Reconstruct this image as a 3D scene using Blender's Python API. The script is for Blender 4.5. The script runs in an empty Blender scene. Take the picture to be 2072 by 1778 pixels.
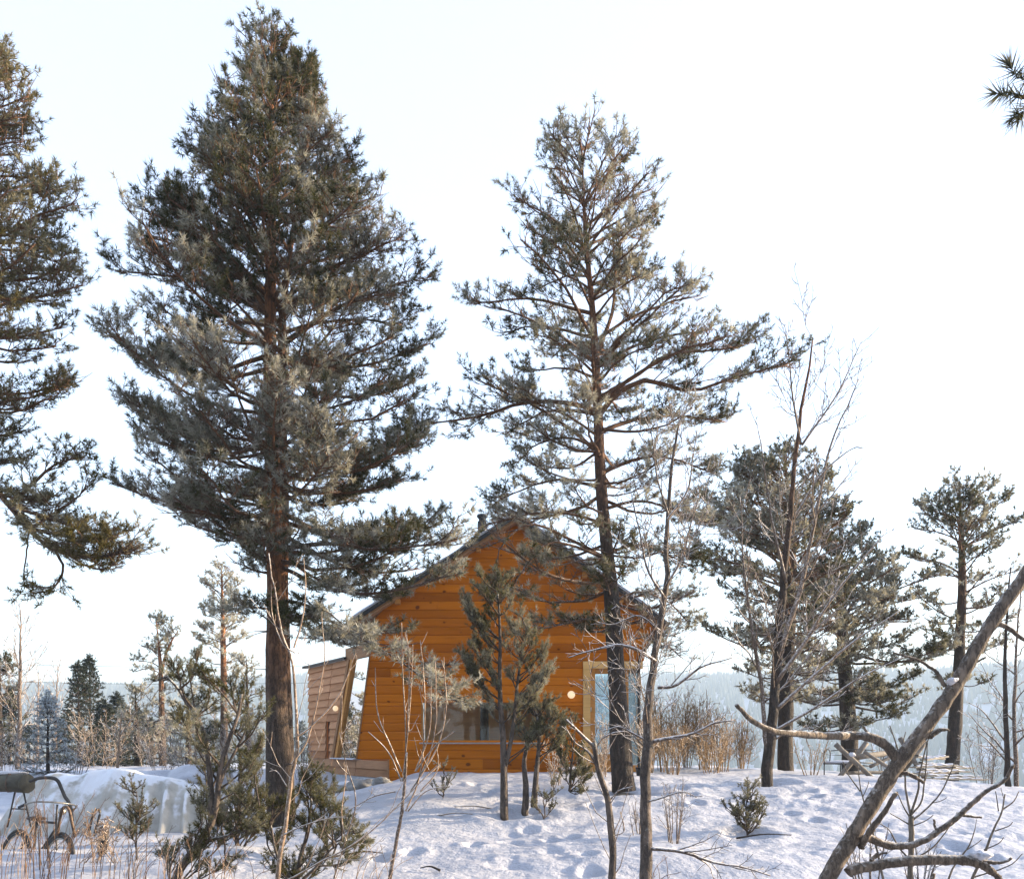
import bpy, math, random
import numpy as np
sc = bpy.context.scene
C = sc.collection
R = math.radians
H = 1.6                                   # eye height above the road the photographer stands on

# ------------------------------------------------------------------ camera
cam_d = bpy.data.cameras.new('camera')
cam = bpy.data.objects.new('camera', cam_d); C.objects.link(cam); sc.camera = cam
cam.location = (0, 0, H); cam.rotation_euler = (R(90), 0, 0)
cam_d.sensor_fit = 'HORIZONTAL'; cam_d.sensor_width = 36.0; cam_d.lens = 32.4
cam_d.shift_y = 0.296; cam_d.clip_start = 0.05; cam_d.clip_end = 9000

# ------------------------------------------------------------------ sky and sun
SUN_AZ, SUN_EL = R(76), R(14)             # azimuth measured from +Y towards +X
world = bpy.data.worlds.new('World'); sc.world = world; world.use_nodes = True
wn = world.node_tree.nodes; wl = world.node_tree.links
sky = wn.new('ShaderNodeTexSky'); sky.sky_type = 'NISHITA'; sky.sun_disc = False
sky.sun_elevation = SUN_EL; sky.sun_rotation = SUN_AZ
sky.air_density = 1.0; sky.dust_density = 1.2; sky.ozone_density = 2.0
veil = wn.new('ShaderNodeMix'); veil.data_type = 'RGBA'; veil.blend_type = 'ADD'
veil.inputs['Factor'].default_value = 1.0
veil.inputs['B'].default_value = (1.5, 1.58, 1.9, 1)      # thin white winter cloud, even over the whole sky
wl.new(sky.outputs[0], veil.inputs['A'])
wl.new(veil.outputs['Result'], wn['Background'].inputs['Color'])
wn['Background'].inputs['Strength'].default_value = 0.1

sun_d = bpy.data.lights.new('sun', 'SUN'); sun_d.energy = 5.0; sun_d.angle = R(0.55); sun_d.color = (1.0, 0.80, 0.54)
sun = bpy.data.objects.new('sun', sun_d); C.objects.link(sun)
sun.rotation_euler = (R(90) - SUN_EL, 0, math.pi - SUN_AZ)

# ------------------------------------------------------------------ exposure and render settings
sc.view_settings.view_transform = 'Standard'; sc.view_settings.look = 'None'
sc.view_settings.exposure = 2.08; sc.view_settings.gamma = 1.0
sc.render.engine = 'CYCLES'
sc.cycles.use_denoising = True
sc.cycles.max_bounces = 6; sc.cycles.diffuse_bounces = 3; sc.cycles.glossy_bounces = 3
sc.cycles.transmission_bounces = 4; sc.cycles.transparent_max_bounces = 12; sc.cycles.volume_bounces = 0

# ------------------------------------------------------------------ helpers
F0, CX, HZ = 1864.0, 1035.5, 1502.0
def P(x, y, d):
    """a place sighted in the photograph, d metres away along the ground"""
    return np.array(((x - CX) / F0 * d, d, H + (HZ - y) / F0 * d))
def PX(x, d): return (x - CX) / F0 * d
def PZ(y, d): return H + (HZ - y) / F0 * d

def hsh(ix, iy, s):
    n = (ix.astype(np.int64) * 374761393 + iy.astype(np.int64) * 668265263 + s * 144665) & 0x7fffffff
    n = ((n ^ (n >> 13)) * 1274126177) & 0x7fffffff
    return ((n ^ (n >> 16)) & 0xffff) / 65535.0
def noise2(x, y, s=0):
    x = np.asarray(x, float); y = np.asarray(y, float)
    ix = np.floor(x); iy = np.floor(y); fx = x - ix; fy = y - iy
    fx = fx * fx * (3 - 2 * fx); fy = fy * fy * (3 - 2 * fy)
    a = hsh(ix, iy, s); b = hsh(ix + 1, iy, s); c = hsh(ix, iy + 1, s); d = hsh(ix + 1, iy + 1, s)
    return (a + (b - a) * fx) * (1 - fy) + (c + (d - c) * fx) * fy - 0.5
def fbm(x, y, s=0, o=4):
    r = 0; a = 1.0; f = 1.0
    for i in range(o): r = r + a * noise2(x * f, y * f, s + i * 17); a *= .5; f *= 2.03
    return r
def nrm(v): return v / np.maximum(np.linalg.norm(v, axis=-1, keepdims=True), 1e-9)
def sst(a, b, x):
    t = np.clip((x - a) / (b - a), 0, 1); return t * t * (3 - 2 * t)

def link(o, parent=None):
    C.objects.link(o)
    if parent is not None: o.parent = parent
    return o
def tag(o, label=None, cat=None, group=None, kind=None):
    if label: o['label'] = label
    if cat: o['category'] = cat
    if group: o['group'] = group
    if kind: o['kind'] = kind
    return o
def empty(name, loc, label, cat, group=None):
    o = bpy.data.objects.new(name, None); o.empty_display_size = .2; C.objects.link(o)
    o.location = loc
    return tag(o, label, cat, group)
def mk(name, V, Fs, mat, parent=None, smooth=False, attrs=None):
    """one mesh object; Fs is a list of (n,3)/(n,4) index arrays or of index tuples; world coordinates"""
    me = bpy.data.meshes.new(name)
    V = np.asarray(V, np.float32).reshape(-1, 3)
    if parent is not None:
        V = V - np.array(parent_loc(parent), np.float32)
    if len(Fs) and not isinstance(Fs[0], np.ndarray):
        me.from_pydata([tuple(v) for v in V], [], [tuple(f) for f in Fs])
    else:
        Fs = [f for f in Fs if len(f)]
        nl = sum(f.size for f in Fs); npoly = sum(len(f) for f in Fs)
        me.vertices.add(len(V)); me.vertices.foreach_set('co', V.ravel())
        me.loops.add(nl); me.loops.foreach_set('vertex_index', np.concatenate([f.ravel() for f in Fs]).astype(np.int32))
        me.polygons.add(npoly)
        tot = np.concatenate([np.full(len(f), f.shape[1]) for f in Fs]).astype(np.int32)
        st = np.concatenate([[0], np.cumsum(tot)[:-1]]).astype(np.int32)
        me.polygons.foreach_set('loop_start', st); me.polygons.foreach_set('loop_total', tot)
    if attrs:
        for k, a in attrs.items():
            at = me.attributes.new(k, 'FLOAT', 'POINT'); at.data.foreach_set('value', np.asarray(a, np.float32))
    if smooth: me.polygons.foreach_set('use_smooth', np.ones(len(me.polygons), bool))
    me.update(calc_edges=True)
    if mat is not None: me.materials.append(mat)
    o = bpy.data.objects.new(name, me)
    return link(o, parent)
def parent_loc(p):
    l = np.array(p.location)
    while p.parent is not None:
        p = p.parent; l = l + np.array(p.location)
    return l

def crom(pts, n):
    p = np.asarray(pts, float)
    if len(p) == 2: return p[0] + (p[1] - p[0]) * np.linspace(0, 1, n)[:, None]
    q = np.vstack([2 * p[0] - p[1], p, 2 * p[-1] - p[-2]])
    seg = np.linalg.norm(np.diff(p, axis=0), axis=1); cum = np.concatenate([[0], np.cumsum(seg)])
    s = np.linspace(0, cum[-1], n); i = np.clip(np.searchsorted(cum, s, side='right') - 1, 0, len(p) - 2)
    t = ((s - cum[i]) / np.maximum(seg[i], 1e-9))[:, None]
    a, b, c, d = q[i], q[i + 1], q[i + 2], q[i + 3]
    return .5 * (2 * b + (c - a) * t + (2 * a - 5 * b + 4 * c - d) * t * t + (3 * b - a - 3 * c + d) * t ** 3)
def interp_r(rs, n): return np.interp(np.linspace(0, 1, n), np.linspace(0, 1, len(rs)), rs)

class Tubes:
    """collects tapered tubes, grouped by point count, and writes them as one mesh"""
    def __init__(s): s.g = {}; s.V = []; s.Q = []; s.T = []; s.A = []; s.n = 0
    def add(s, pts, rad, sides=5, a=0.0):
        s.g.setdefault((len(pts), sides), []).append((pts, rad, a))
    def flush(s):
        for (k, sd), L in s.g.items():
            Pp = np.array([l[0] for l in L], float); Rr = np.array([l[1] for l in L], float)
            N = len(L)
            T = nrm(np.gradient(Pp, axis=1)); tm = np.abs(nrm(Pp[:, -1] - Pp[:, 0])[:, 2])
            ref = np.where((tm > .75)[:, None], np.array([[1., .03, .02]]), np.array([[.02, .03, 1.]]))[:, None, :]
            n1 = nrm(np.cross(np.broadcast_to(ref, T.shape), T)); n2 = np.cross(T, n1)
            an = np.arange(sd) * 2 * math.pi / sd
            Rv = np.broadcast_to(Rr[:, :, None], (N, k, sd)).copy()
            if sd >= 8:                                     # uneven girth: ridges and bumps along the stem
                aa, kk_, nn_ = np.arange(sd)[None, None, :] * 1.0, np.arange(k)[None, :, None] * .9, np.arange(N)[:, None, None] * 7.3
                sa_ = np.minimum(aa, sd - aa); Rv *= 1 + .16 * noise2(sa_ * 1.15 + nn_, kk_ + 0 * aa, 5) + .12 * noise2(sa_ * .5 + nn_, kk_ * .35 + 0 * aa, 6)
            ring = Pp[:, :, None, :] + Rv[..., None] * (np.cos(an)[None, None, :, None] * n1[:, :, None, :] + np.sin(an)[None, None, :, None] * n2[:, :, None, :])
            st = s.n
            base = st + (np.arange(N) * k * sd)[:, None, None] + (np.arange(k - 1) * sd)[None, :, None]
            j = np.arange(sd)[None, None, :]; j2 = (j + 1) % sd
            s.Q.append(np.stack([base + j, base + j2, base + sd + j2, base + sd + j], -1).reshape(-1, 4))
            av = np.array([l[2] for l in L], float)
            s.V.append(ring.reshape(-1, 3)); s.A.append(np.repeat(av, k * sd)); s.n += N * k * sd
            if sd >= 5:                                     # closed ends
                for e in (0, 1):
                    b = st + (np.arange(N) * k * sd)[:, None] + (k - 1) * sd * e
                    ci = s.n + np.arange(N)[:, None]; jj = np.arange(sd)[None, :]
                    t = np.stack([np.broadcast_to(ci, (N, sd)), b + jj, b + (jj + 1) % sd], -1)
                    s.T.append((t if e else t[..., ::-1]).reshape(-1, 3)); s.V.append(Pp[:, -e]); s.A.append(av); s.n += N
        s.g = {}
    def build(s, name, mat, parent=None, smooth=True):
        s.flush()
        return mk(name, np.vstack(s.V), s.Q + s.T, mat, parent, smooth, {'a': np.concatenate(s.A)})

def box_vf(x0, x1, y0, y1, z0, z1):
    V = [(x, y, z) for x in (x0, x1) for y in (y0, y1) for z in (z0, z1)]
    return V, [(0, 1, 3, 2), (4, 6, 7, 5), (0, 4, 5, 1), (2, 3, 7, 6), (0, 2, 6, 4), (1, 5, 7, 3)]
def box(name, x0, x1, y0, y1, z0, z1, mat, parent=None):
    V, Fc = box_vf(x0, x1, y0, y1, z0, z1); return mk(name, V, Fc, mat, parent)
def prism(name, poly, y0, y1, mat, parent=None):
    """polygon in x,z pushed from y0 to y1"""
    n = len(poly); V = [(x, y0, z) for x, z in poly] + [(x, y1, z) for x, z in poly]
    Fc = [tuple(range(n)), tuple(range(2 * n - 1, n - 1, -1))] + [(i, i + n, (i + 1) % n + n, (i + 1) % n) for i in range(n)]
    return mk(name, V, Fc, mat, parent)
def slab(name, quad, th, mat, parent=None):
    """a flat quad given a thickness along its normal"""
    q = np.array(quad, float); n = nrm(np.cross(q[1] - q[0], q[3] - q[0])) * th
    V = np.vstack([q, q + n]); return mk(name, V, [(0, 3, 2, 1), (4, 5, 6, 7), (0, 1, 5, 4), (1, 2, 6, 5), (2, 3, 7, 6), (3, 0, 4, 7)], mat, parent)
def tube(name, pts, r, mat, parent=None, n=None, sides=8, smooth=True):
    t = Tubes(); k = n or max(2, len(pts) * 3)
    rr = r if hasattr(r, '__len__') else [r, r]
    t.add(crom(pts, k), interp_r(rr, k), sides); return t.build(name, mat, parent, smooth)

# ------------------------------------------------------------------ materials
def mat(name): m = bpy.data.materials.new(name); m.use_nodes = True; return m, m.node_tree.nodes, m.node_tree.links
def nd(N, t, **k):
    n = N.new('ShaderNode' + t)
    for a, b in k.items(): setattr(n, a, b)
    return n
def ramp(N, cols):
    r = N.new('ShaderNodeValToRGB'); e = r.color_ramp.elements
    e[0].position, e[0].color = cols[0][0], (*cols[0][1], 1); e[1].position, e[1].color = cols[-1][0], (*cols[-1][1], 1)
    for p, c in cols[1:-1]:
        q = e.new(p); q.color = (*c, 1)
    return r
def mixc(N, L, fac, a, b, bt='MIX'):
    m = N.new('ShaderNodeMix'); m.data_type = 'RGBA'; m.blend_type = bt
    for s, v in (('Factor', fac), ('A', a), ('B', b)):
        if hasattr(v, 'links') or hasattr(v, 'is_output'): L.new(v, m.inputs[s])
        elif s == 'Factor': m.inputs[s].default_value = v
        else: m.inputs[s].default_value = (*v, 1)
    return m.outputs['Result']
def mth(N, L, op, a, b=None, c=None, clamp=False):
    m = N.new('ShaderNodeMath'); m.operation = op; m.use_clamp = clamp
    for i, v in enumerate((a, b, c)):
        if v is None: continue
        if hasattr(v, 'is_output'): L.new(v, m.inputs[i])
        else: m.inputs[i].default_value = v
    return m.outputs[0]
def noise(N, L, scale, detail=4, vec=None, rough=.55, stretch=None, dim='3D'):
    n = N.new('ShaderNodeTexNoise'); n.inputs['Scale'].default_value = scale; n.inputs['Detail'].default_value = detail; n.inputs['Roughness'].default_value = rough
    v = vec
    if v is None:
        tc = N.new('ShaderNodeNewGeometry'); v = tc.outputs['Position']
    if stretch:
        mp = N.new('ShaderNodeMapping'); mp.inputs['Scale'].default_value = stretch; L.new(v, mp.inputs[0]); v = mp.outputs[0]
    L.new(v, n.inputs['Vector']); return n.outputs[0]
def plain(name, col, rough=.7, metal=0.0, var=.25, scale=9, bump=0.0):
    m, N, L = mat(name); b = N['Principled BSDF']; b.inputs['Roughness'].default_value = rough; b.inputs['Metallic'].default_value = metal
    f = noise(N, L, scale, 5)
    lo = tuple(c * (1 - var) for c in col); hi = tuple(min(1, c * (1 + var)) for c in col)
    r = ramp(N, [(.3, lo), (.7, hi)]); L.new(f, r.inputs[0]); L.new(r.outputs[0], b.inputs['Base Color'])
    if bump:
        bp = N.new('ShaderNodeBump'); bp.inputs['Strength'].default_value = bump; bp.inputs['Distance'].default_value = .02
        L.new(noise(N, L, scale * 4, 4), bp.inputs['Height']); L.new(bp.outputs[0], b.inputs['Normal'])
    return m

def needle_mat(name, green, frost, trans=.35, green2=None):
    m, N, L = mat(name); N.remove(N['Principled BSDF']); out = N['Material Output']
    at = nd(N, 'Attribute', attribute_name='frost'); rn = nd(N, 'Attribute', attribute_name='rnd')
    g2 = green2 or tuple(c * .55 for c in green)
    g = mixc(N, L, rn.outputs['Fac'], green, g2)
    col = mixc(N, L, at.outputs['Fac'], g, frost)
    d = nd(N, 'BsdfDiffuse'); t = nd(N, 'BsdfTranslucent'); x = nd(N, 'MixShader'); x.inputs[0].default_value = trans
    L.new(col, d.inputs[0]); tcol = mixc(N, L, 1.0, col, (1.0, .92, .66), 'MULTIPLY'); L.new(tcol, t.inputs[0])
    L.new(d.outputs[0], x.inputs[1]); L.new(t.outputs[0], x.inputs[2]); L.new(x.outputs[0], out.inputs[0]); return m
def bark_mat(name, low, high, frost=.0, h0=2.5, h1=6.0, scale=14, bump=.8, frostcol=(.62, .63, .66)):
    """bark with raised plates, turning from low colour to high colour with height up the stem; rime where it faces up"""
    m, N, L = mat(name); b = N['Principled BSDF']; b.inputs['Roughness'].default_value = .9
    ge = nd(N, 'NewGeometry'); sp = nd(N, 'SeparateXYZ'); L.new(ge.outputs['Position'], sp.inputs[0])
    hh = nd(N, 'MapRange'); hh.inputs[1].default_value = h0; hh.inputs[2].default_value = h1; L.new(sp.outputs[2], hh.inputs[0])
    base = mixc(N, L, hh.outputs[0], low, high)
    nz = noise(N, L, 6, 6); no2 = noise(N, L, 40, 4)
    fz1 = noise(N, L, scale, 7, None, .68, (1, 1, .28)); fz2 = mth(N, L, 'ABSOLUTE', mth(N, L, 'SUBTRACT', fz1, .5))
    cr = ramp(N, [(0.0, (.25, .23, .22)), (.035, (.7, .68, .66)), (.12, (1.1, 1.08, 1.05))]); L.new(fz2, cr.inputs[0])
    col = mixc(N, L, .85, base, cr.outputs[0], 'MULTIPLY')
    vr = ramp(N, [(.3, (.55, .55, .55)), (.7, (1.3, 1.25, 1.2))]); L.new(nz, vr.inputs[0])
    col = mixc(N, L, .8, col, vr.outputs[0], 'MULTIPLY')
    if frost > 0:
        sn = nd(N, 'SeparateXYZ'); L.new(ge.outputs['Normal'], sn.inputs[0])
        f = mth(N, L, 'ADD', mth(N, L, 'MULTIPLY', sn.outputs[2], .55), mth(N, L, 'MULTIPLY', no2, 1.1))
        f = mth(N, L, 'MULTIPLY', mth(N, L, 'SUBTRACT', f, .98 - frost * .55), 2.6, clamp=True)
        col = mixc(N, L, f, col, frostcol)
    L.new(col, b.inputs['Base Color'])
    bp = nd(N, 'Bump'); bp.inputs['Strength'].default_value = bump; bp.inputs['Distance'].default_value = .03
    hb = mth(N, L, 'ADD', cr.outputs[0], mth(N, L, 'MULTIPLY', no2, .6)); L.new(hb, bp.inputs['Height']); L.new(bp.outputs[0], b.inputs['Normal'])
    return m

# ================================================================== SETTING: snow ground, far hills, forest, haze
def gz_base(X, Y):
    X = np.asarray(X, float); Y = np.asarray(Y, float)
    right = np.interp(Y, [-50, 5, 7.5, 9.5, 12, 14, 15.6, 17, 20, 27, 30, 45, 120, 300], [-1.6, -1.58, -1.55, -1.41, -1.13, -.88, -.70, -.64, -.66, -.66, -.95, -5.5, -32, -70])
    left = np.interp(Y, [-50, 5, 8, 10, 13, 18, 24, 32, 60, 120, 300], [-1.6, -1.55, -1.45, -1.38, -1.32, -1.15, -.72, -.78, -1.3, -6, -40])
    w = sst(-4.3, -.8, X + .10 * (Y - 12))
    z = left * (1 - w) + right * w
    z = z - .035 * np.maximum(X - 5.5, 0) ** 1.3 * (np.abs(Y) < 40)
    # hollow under the annex of the cabin
    z = z - .42 * np.exp(-(((X + 3.9) / 1.1) ** 2 + ((Y - 20.2) / 1.9) ** 2))
    # the lit drift in the left foreground
    z = z + .16 * np.exp(-(((X + 4.6) / 2.2) ** 2 + ((Y - 10.4) / .8) ** 2))
    # far valley side: a long hill, lower to the left
    d = np.hypot(X, Y); az = X / np.maximum(Y, 1)
    hill = sst(520, 1500, d) * sst(1, 30, Y)
    top = np.interp(az, [-.6, -.3, -.05, .15, .3, .45, .6, 1.2], [46, 56, 80, 106, 102, 92, 102, 86]) + 14 * fbm(X / 260, Y / 260, 5, 3)
    return z + hill * (top + 70) + sst(1650, 1900, d) * -40
WELLS = [(PX(566, 14.0), 14.0, .42), (PX(1262, 15.0), 15.0, .42), (PX(1306, 8.6), 8.6, .2), (PX(1238, 9.2), 9.2, .16), (PX(1552, 15.6), 15.6, .3), (PX(1020, 12.8), 12.8, .22), (PX(1070, 12.9), 12.9, .25), (PX(1512, 11.8), 11.8, .25), (PX(1590, 21), 21., .4)]
_rf = random.Random(12); FEET = []
for (xa, ya), (xb, yb), nst in (((1.2, 8.6), (-.6, 15.5), 13), ((6.2, 9.5), (2.6, 15.2), 12), ((5.2, 14.6), (.5, 13.2), 9), ((-2.2, 10.2), (.6, 11.6), 6)):
    for i_ in range(nst):
        t_ = i_ / (nst - 1); s_ = .11 * (1 if i_ % 2 else -1); FEET.append((xa + (xb - xa) * t_ + s_ + _rf.gauss(0, .05), ya + (yb - ya) * t_ + _rf.gauss(0, .06)))
def gz_rel(X, Y):
    z = gz_base(X, Y); near = 1 - sst(28, 60, np.hypot(X, Y))
    b = .11 * fbm(X / 1.7, Y / 1.3, 2, 3) + .035 * fbm(X / .45, Y / .4, 8, 3)
    rough = sst(2.5, 5.5, X) * sst(9.5, 11, Y) * (1 - sst(15.5, 17, Y)) + .45 * sst(-1, 0, X) * (1 - sst(3, 5, X)) * sst(9, 11, Y) * (1 - sst(16, 17.5, Y))
    patch = sst(-.25, .35, fbm(X / 2.1, Y / 1.5, 91, 2)); rough = rough * (.25 + .75 * patch)
    lump = np.abs(fbm(X / .36 + .25 * Y, Y / .26, 21, 3))
    b = b + rough * .13 * (.4 - lump) + .17 * rough * fbm(X / 1.3, Y / .8, 51, 3)
    b = b + (rough * .06 + .012) * fbm(X / .17, Y / .15, 61, 2)
    # a row of footprints and small pits
    b = b - .05 * rough * (noise2(X / .28, Y / .24, 33) > .33)
    for wx, wy, wr in WELLS: b = b - .10 * np.exp(-((X - wx) ** 2 + (Y - wy) ** 2) / wr ** 2) + .035 * np.exp(-((np.hypot(X - wx, Y - wy) - 1.9 * wr) / (.6 * wr)) ** 2)
    for fx0, fy0 in FEET: b = b - .075 * np.exp(-(((X - fx0) / .09) ** 2 + ((Y - fy0) / .15) ** 2)) + .02 * np.exp(-((np.hypot((X - fx0) / .8, Y - fy0) - .22) / .08) ** 2)
    return z + b * near
def gz(x, y): return float(gz_rel(np.array([x]), np.array([y]))[0]) + H

def GD(x, y, d0=6.0, d1=40.0):
    """how far the snow lies along the sight line through x, y"""
    d = np.linspace(d0, d1, 1400); h = gz_rel((x - CX) / F0 * d, d) + H - (H + (HZ - y) / F0 * d)
    k = np.argmax(h > 0); return float(d[k]) if h.max() > 0 else d1

def snow_mat():
    m, N, L = mat('snow'); b = N['Principled BSDF']; b.inputs['Roughness'].default_value = .55
    b.inputs['Specular IOR Level'].default_value = .25
    f = noise(N, L, 1.7, 6); g = noise(N, L, 34, 3)
    r = ramp(N, [(.3, (.345, .355, .40)), (.65, (.45, .45, .485))]); L.new(f, r.inputs[0])
    spot = noise(N, L, 21, 5, rough=.7); patch = noise(N, L, .55, 3)
    s = mth(N, L, 'MULTIPLY', mth(N, L, 'GREATER_THAN', spot, .655), mth(N, L, 'GREATER_THAN', patch, .50))
    L.new(mixc(N, L, mth(N, L, 'MULTIPLY', s, .75), r.outputs[0], (.10, .075, .05)), b.inputs['Base Color'])
    bp = nd(N, 'Bump'); bp.inputs['Strength'].default_value = .8; bp.inputs['Distance'].default_value = .045
    L.new(mth(N, L, 'ADD', noise(N, L, 9, 5), mth(N, L, 'MULTIPLY', g, .25)), bp.inputs['Height']); L.new(bp.outputs[0], b.inputs['Normal'])
    return m
M_SNOW = snow_mat()
M_SNOWCAP = plain('snow_cap', (.52, .52, .56), .6, 0, .04, 12, .4)

fine = np.radians(np.linspace(-37, 37, 520)); coarse = np.radians(np.linspace(37, 323, 74))[1:-1]
ang = np.concatenate([fine, coarse])
rad = np.concatenate([np.linspace(.6, 6.5, 14)[:-1], np.geomspace(6.5, 8.2, 14)[:-1], np.geomspace(8.2, 19, 165)[:-1], np.geomspace(19, 32, 34)[:-1], np.geomspace(32, 1880, 52)])
A, Rd = np.meshgrid(ang, rad)
X = np.sin(A) * Rd; Y = np.cos(A) * Rd
Z = gz_rel(X, Y) + H
Z = np.where(Y < 0, np.minimum(Z, .05 + .0 * Z), Z)
na, nr = len(ang), len(rad)
idx = np.arange(na * nr).reshape(nr, na); nx = np.roll(idx, -1, 1)
quads = np.stack([idx[:-1], idx[1:], nx[1:], nx[:-1]], -1).reshape(-1, 4)
cen = np.array([[0, 0, Z[0].mean()]]); V = np.vstack([np.stack([X, Y, Z], -1).reshape(-1, 3), cen])
tri = np.stack([np.full(na, na * nr), idx[0], nx[0]], -1)
tag(mk('ground', V, [quads, tri], M_SNOW, None, True), 'snow covered ground sloping up to the cabin', None, None, 'structure')

# forest on the far side of the valley: one mass of conifers
rng = np.random.default_rng(4)
n = 19000
fa = rng.uniform(-.62, .66, n); fd = 430 + 1330 * rng.random(n) ** .75
fx, fy = fa * fd, fd
keep = (fbm(fx / 90, fy / 90, 12, 3) > -.42); fx, fy = fx[keep], fy[keep]; n = len(fx)
fz = gz_base(fx, fy) + H; th = rng.uniform(8, 16, n); tr = th * rng.uniform(.2, .32, n)
k = 5; an = np.arange(k) * 2 * math.pi / k
lv = [(.0, 1.0)]
rings = np.stack([np.stack([fx[:, None] + tr[:, None] * q * np.cos(an), fy[:, None] + tr[:, None] * q * np.sin(an), np.broadcast_to((fz + th * h - .5)[:, None], (n, k))], -1) for h, q in lv], 1)
tip = np.stack([fx, fy, fz + th], -1)[:, None, :]
V = np.concatenate([rings.reshape(n, -1, 3), tip], 1); m_ = V.shape[1]
b0 = (np.arange(n) * m_)[:, None, None]; j = np.arange(k)[None, None, :]; lq = (np.arange(len(lv) - 1) * k)[None, :, None]
q = np.stack([b0 + lq + j, b0 + lq + (j + 1) % k, b0 + lq + k + (j + 1) % k, b0 + lq + k + j], -1).reshape(-1, 4)
t = np.stack([b0[:, 0] + (len(lv) - 1) * k + j[0], b0[:, 0] + (len(lv) - 1) * k + (j[0] + 1) % k, np.broadcast_to(b0[:, 0] + m_ - 1, (n, k))], -1).reshape(-1, 3)
M_FAR = plain('far_conifers', (.06, .075, .06), .9, 0, .3, .02)
tag(mk('forest', V.reshape(-1, 3), [q, t], M_FAR), 'conifer forest covering the far side of the valley', 'forest', None, 'stuff')

# winter haze lying in the valley
m, N, L = mat('haze'); N.remove(N['Principled BSDF'])
pv = nd(N, 'VolumePrincipled'); pv.inputs['Color'].default_value = (.52, .65, .80, 1); pv.inputs['Density'].default_value = .00075; pv.inputs['Anisotropy'].default_value = .0
L.new(pv.outputs[0], N['Material Output'].inputs['Volume'])
HAZE = box('haze', -1960, 1960, -1960, 1960, -140, 138, m)
tag(HAZE, 'pale winter haze filling the valley', 'haze', None, 'stuff')

# ================================================================== CABIN
def stain_mat(name, base, dark, knots=True, grain=1.0):
    m, N, L = mat(name); b = N['Principled BSDF']; b.inputs['Roughness'].default_value = .8; b.inputs['Specular IOR Level'].default_value = .12
    ge = nd(N, 'NewGeometry'); oi = nd(N, 'ObjectInfo')
    off = nd(N, 'VectorMath', operation='ADD'); sc_ = nd(N, 'VectorMath', operation='SCALE'); sc_.inputs[0].default_value = (7.3, 3.1, 0)
    L.new(mth(N, L, 'MULTIPLY', oi.outputs['Random'], 40), sc_.inputs['Scale']); L.new(ge.outputs['Position'], off.inputs[0]); L.new(sc_.outputs[0], off.inputs[1])
    v = off.outputs[0]
    gr = noise(N, L, 1, 6, v, .65, (2.2, 2.2, 46)); wv = noise(N, L, 1, 3, v, .5, (1.1, 1.1, 7))
    lo = tuple(c * .72 for c in base); hi = tuple(min(1, c * 1.18) for c in base)
    r = ramp(N, [(.28, lo), (.5, base), (.75, hi)])
    L.new(mth(N, L, 'ADD', mth(N, L, 'MULTIPLY', gr, .6 * grain), mth(N, L, 'MULTIPLY', wv, .4)), r.inputs[0])
    col = r.outputs[0]
    tint = ramp(N, [(0, (.66, .60, .55)), (.3, (.9, .88, .86)), (.6, (1, 1, 1)), (1, (1.18, 1.22, 1.3))]); L.new(oi.outputs['Random'], tint.inputs[0])
    col = mixc(N, L, .9, col, tint.outputs[0], 'MULTIPLY')
    if knots:
        dn = nd(N, 'TexNoise'); dn.inputs['Scale'].default_value = 9; L.new(v, dn.inputs['Vector'])
        dv = nd(N, 'VectorMath', operation='SCALE'); dv.inputs['Scale'].default_value = .05; L.new(dn.outputs['Color'], dv.inputs[0])
        av = nd(N, 'VectorMath', operation='ADD'); L.new(v, av.inputs[0]); L.new(dv.outputs[0], av.inputs[1])
        mp = nd(N, 'Mapping'); mp.inputs['Scale'].default_value = (3.6, .01, 4.6); L.new(av.outputs[0], mp.inputs[0])
        vo = nd(N, 'TexVoronoi'); vo.inputs['Scale'].default_value = 1.0; L.new(mp.outputs[0], vo.inputs['Vector'])
        sz = nd(N, 'SeparateColor'); L.new(vo.outputs['Color'], sz.inputs[0])
        lim = mth(N, L, 'MULTIPLY', sz.outputs[0], .215)
        kk = mth(N, L, 'MULTIPLY', mth(N, L, 'SUBTRACT', lim, vo.outputs['Distance']), 22, clamp=True)
        halo = mth(N, L, 'MULTIPLY', mth(N, L, 'SUBTRACT', mth(N, L, 'ADD', lim, .07), vo.outputs['Distance']), 5, clamp=True)
        col = mixc(N, L, mth(N, L, 'MULTIPLY', halo, .30), col, dark); col = mixc(N, L, mth(N, L, 'MULTIPLY', kk, .85), col, dark)
    L.new(col, b.inputs['Base Color'])
    bp = nd(N, 'Bump'); bp.inputs['Strength'].default_value = .25; bp.inputs['Distance'].default_value = .004; L.new(gr, bp.inputs['Height']); L.new(bp.outputs[0], b.inputs['Normal'])
    return m
M_BOARD = stain_mat('stained_pine', (.44, .125, .006), (.10, .024, .004))
M_SHINGLE = stain_mat('fresh_larch', (.44, .22, .11), (.25, .12, .06), False)
M_SHINGLE_SHADE = stain_mat('shaded_larch', (.34, .18, .095), (.12, .06, .03), False)  # darker brown larch; shade under the overhang is put into the colour
M_FRAME = stain_mat('frame_wood', (.52, .24, .07), (.2, .08, .02), False, .6)
M_POST = stain_mat('pale_post', (.70, .42, .16), (.2, .08, .02), False, .7)
M_DARKWOOD = stain_mat('dark_larch', (.26, .14, .07), (.08, .04, .02), False)
M_ROOFM = plain('roof_metal', (.022, .023, .026), .45, .3)
M_GUTTER = plain('galvanised', (.42, .44, .47), .4, .6)
M_BLACK = plain('black_steel', (.015, .015, .017), .5, .2)
M_STONE = plain('rock', (.22, .21, .20), .9, 0, .4, 4, .8)
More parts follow.
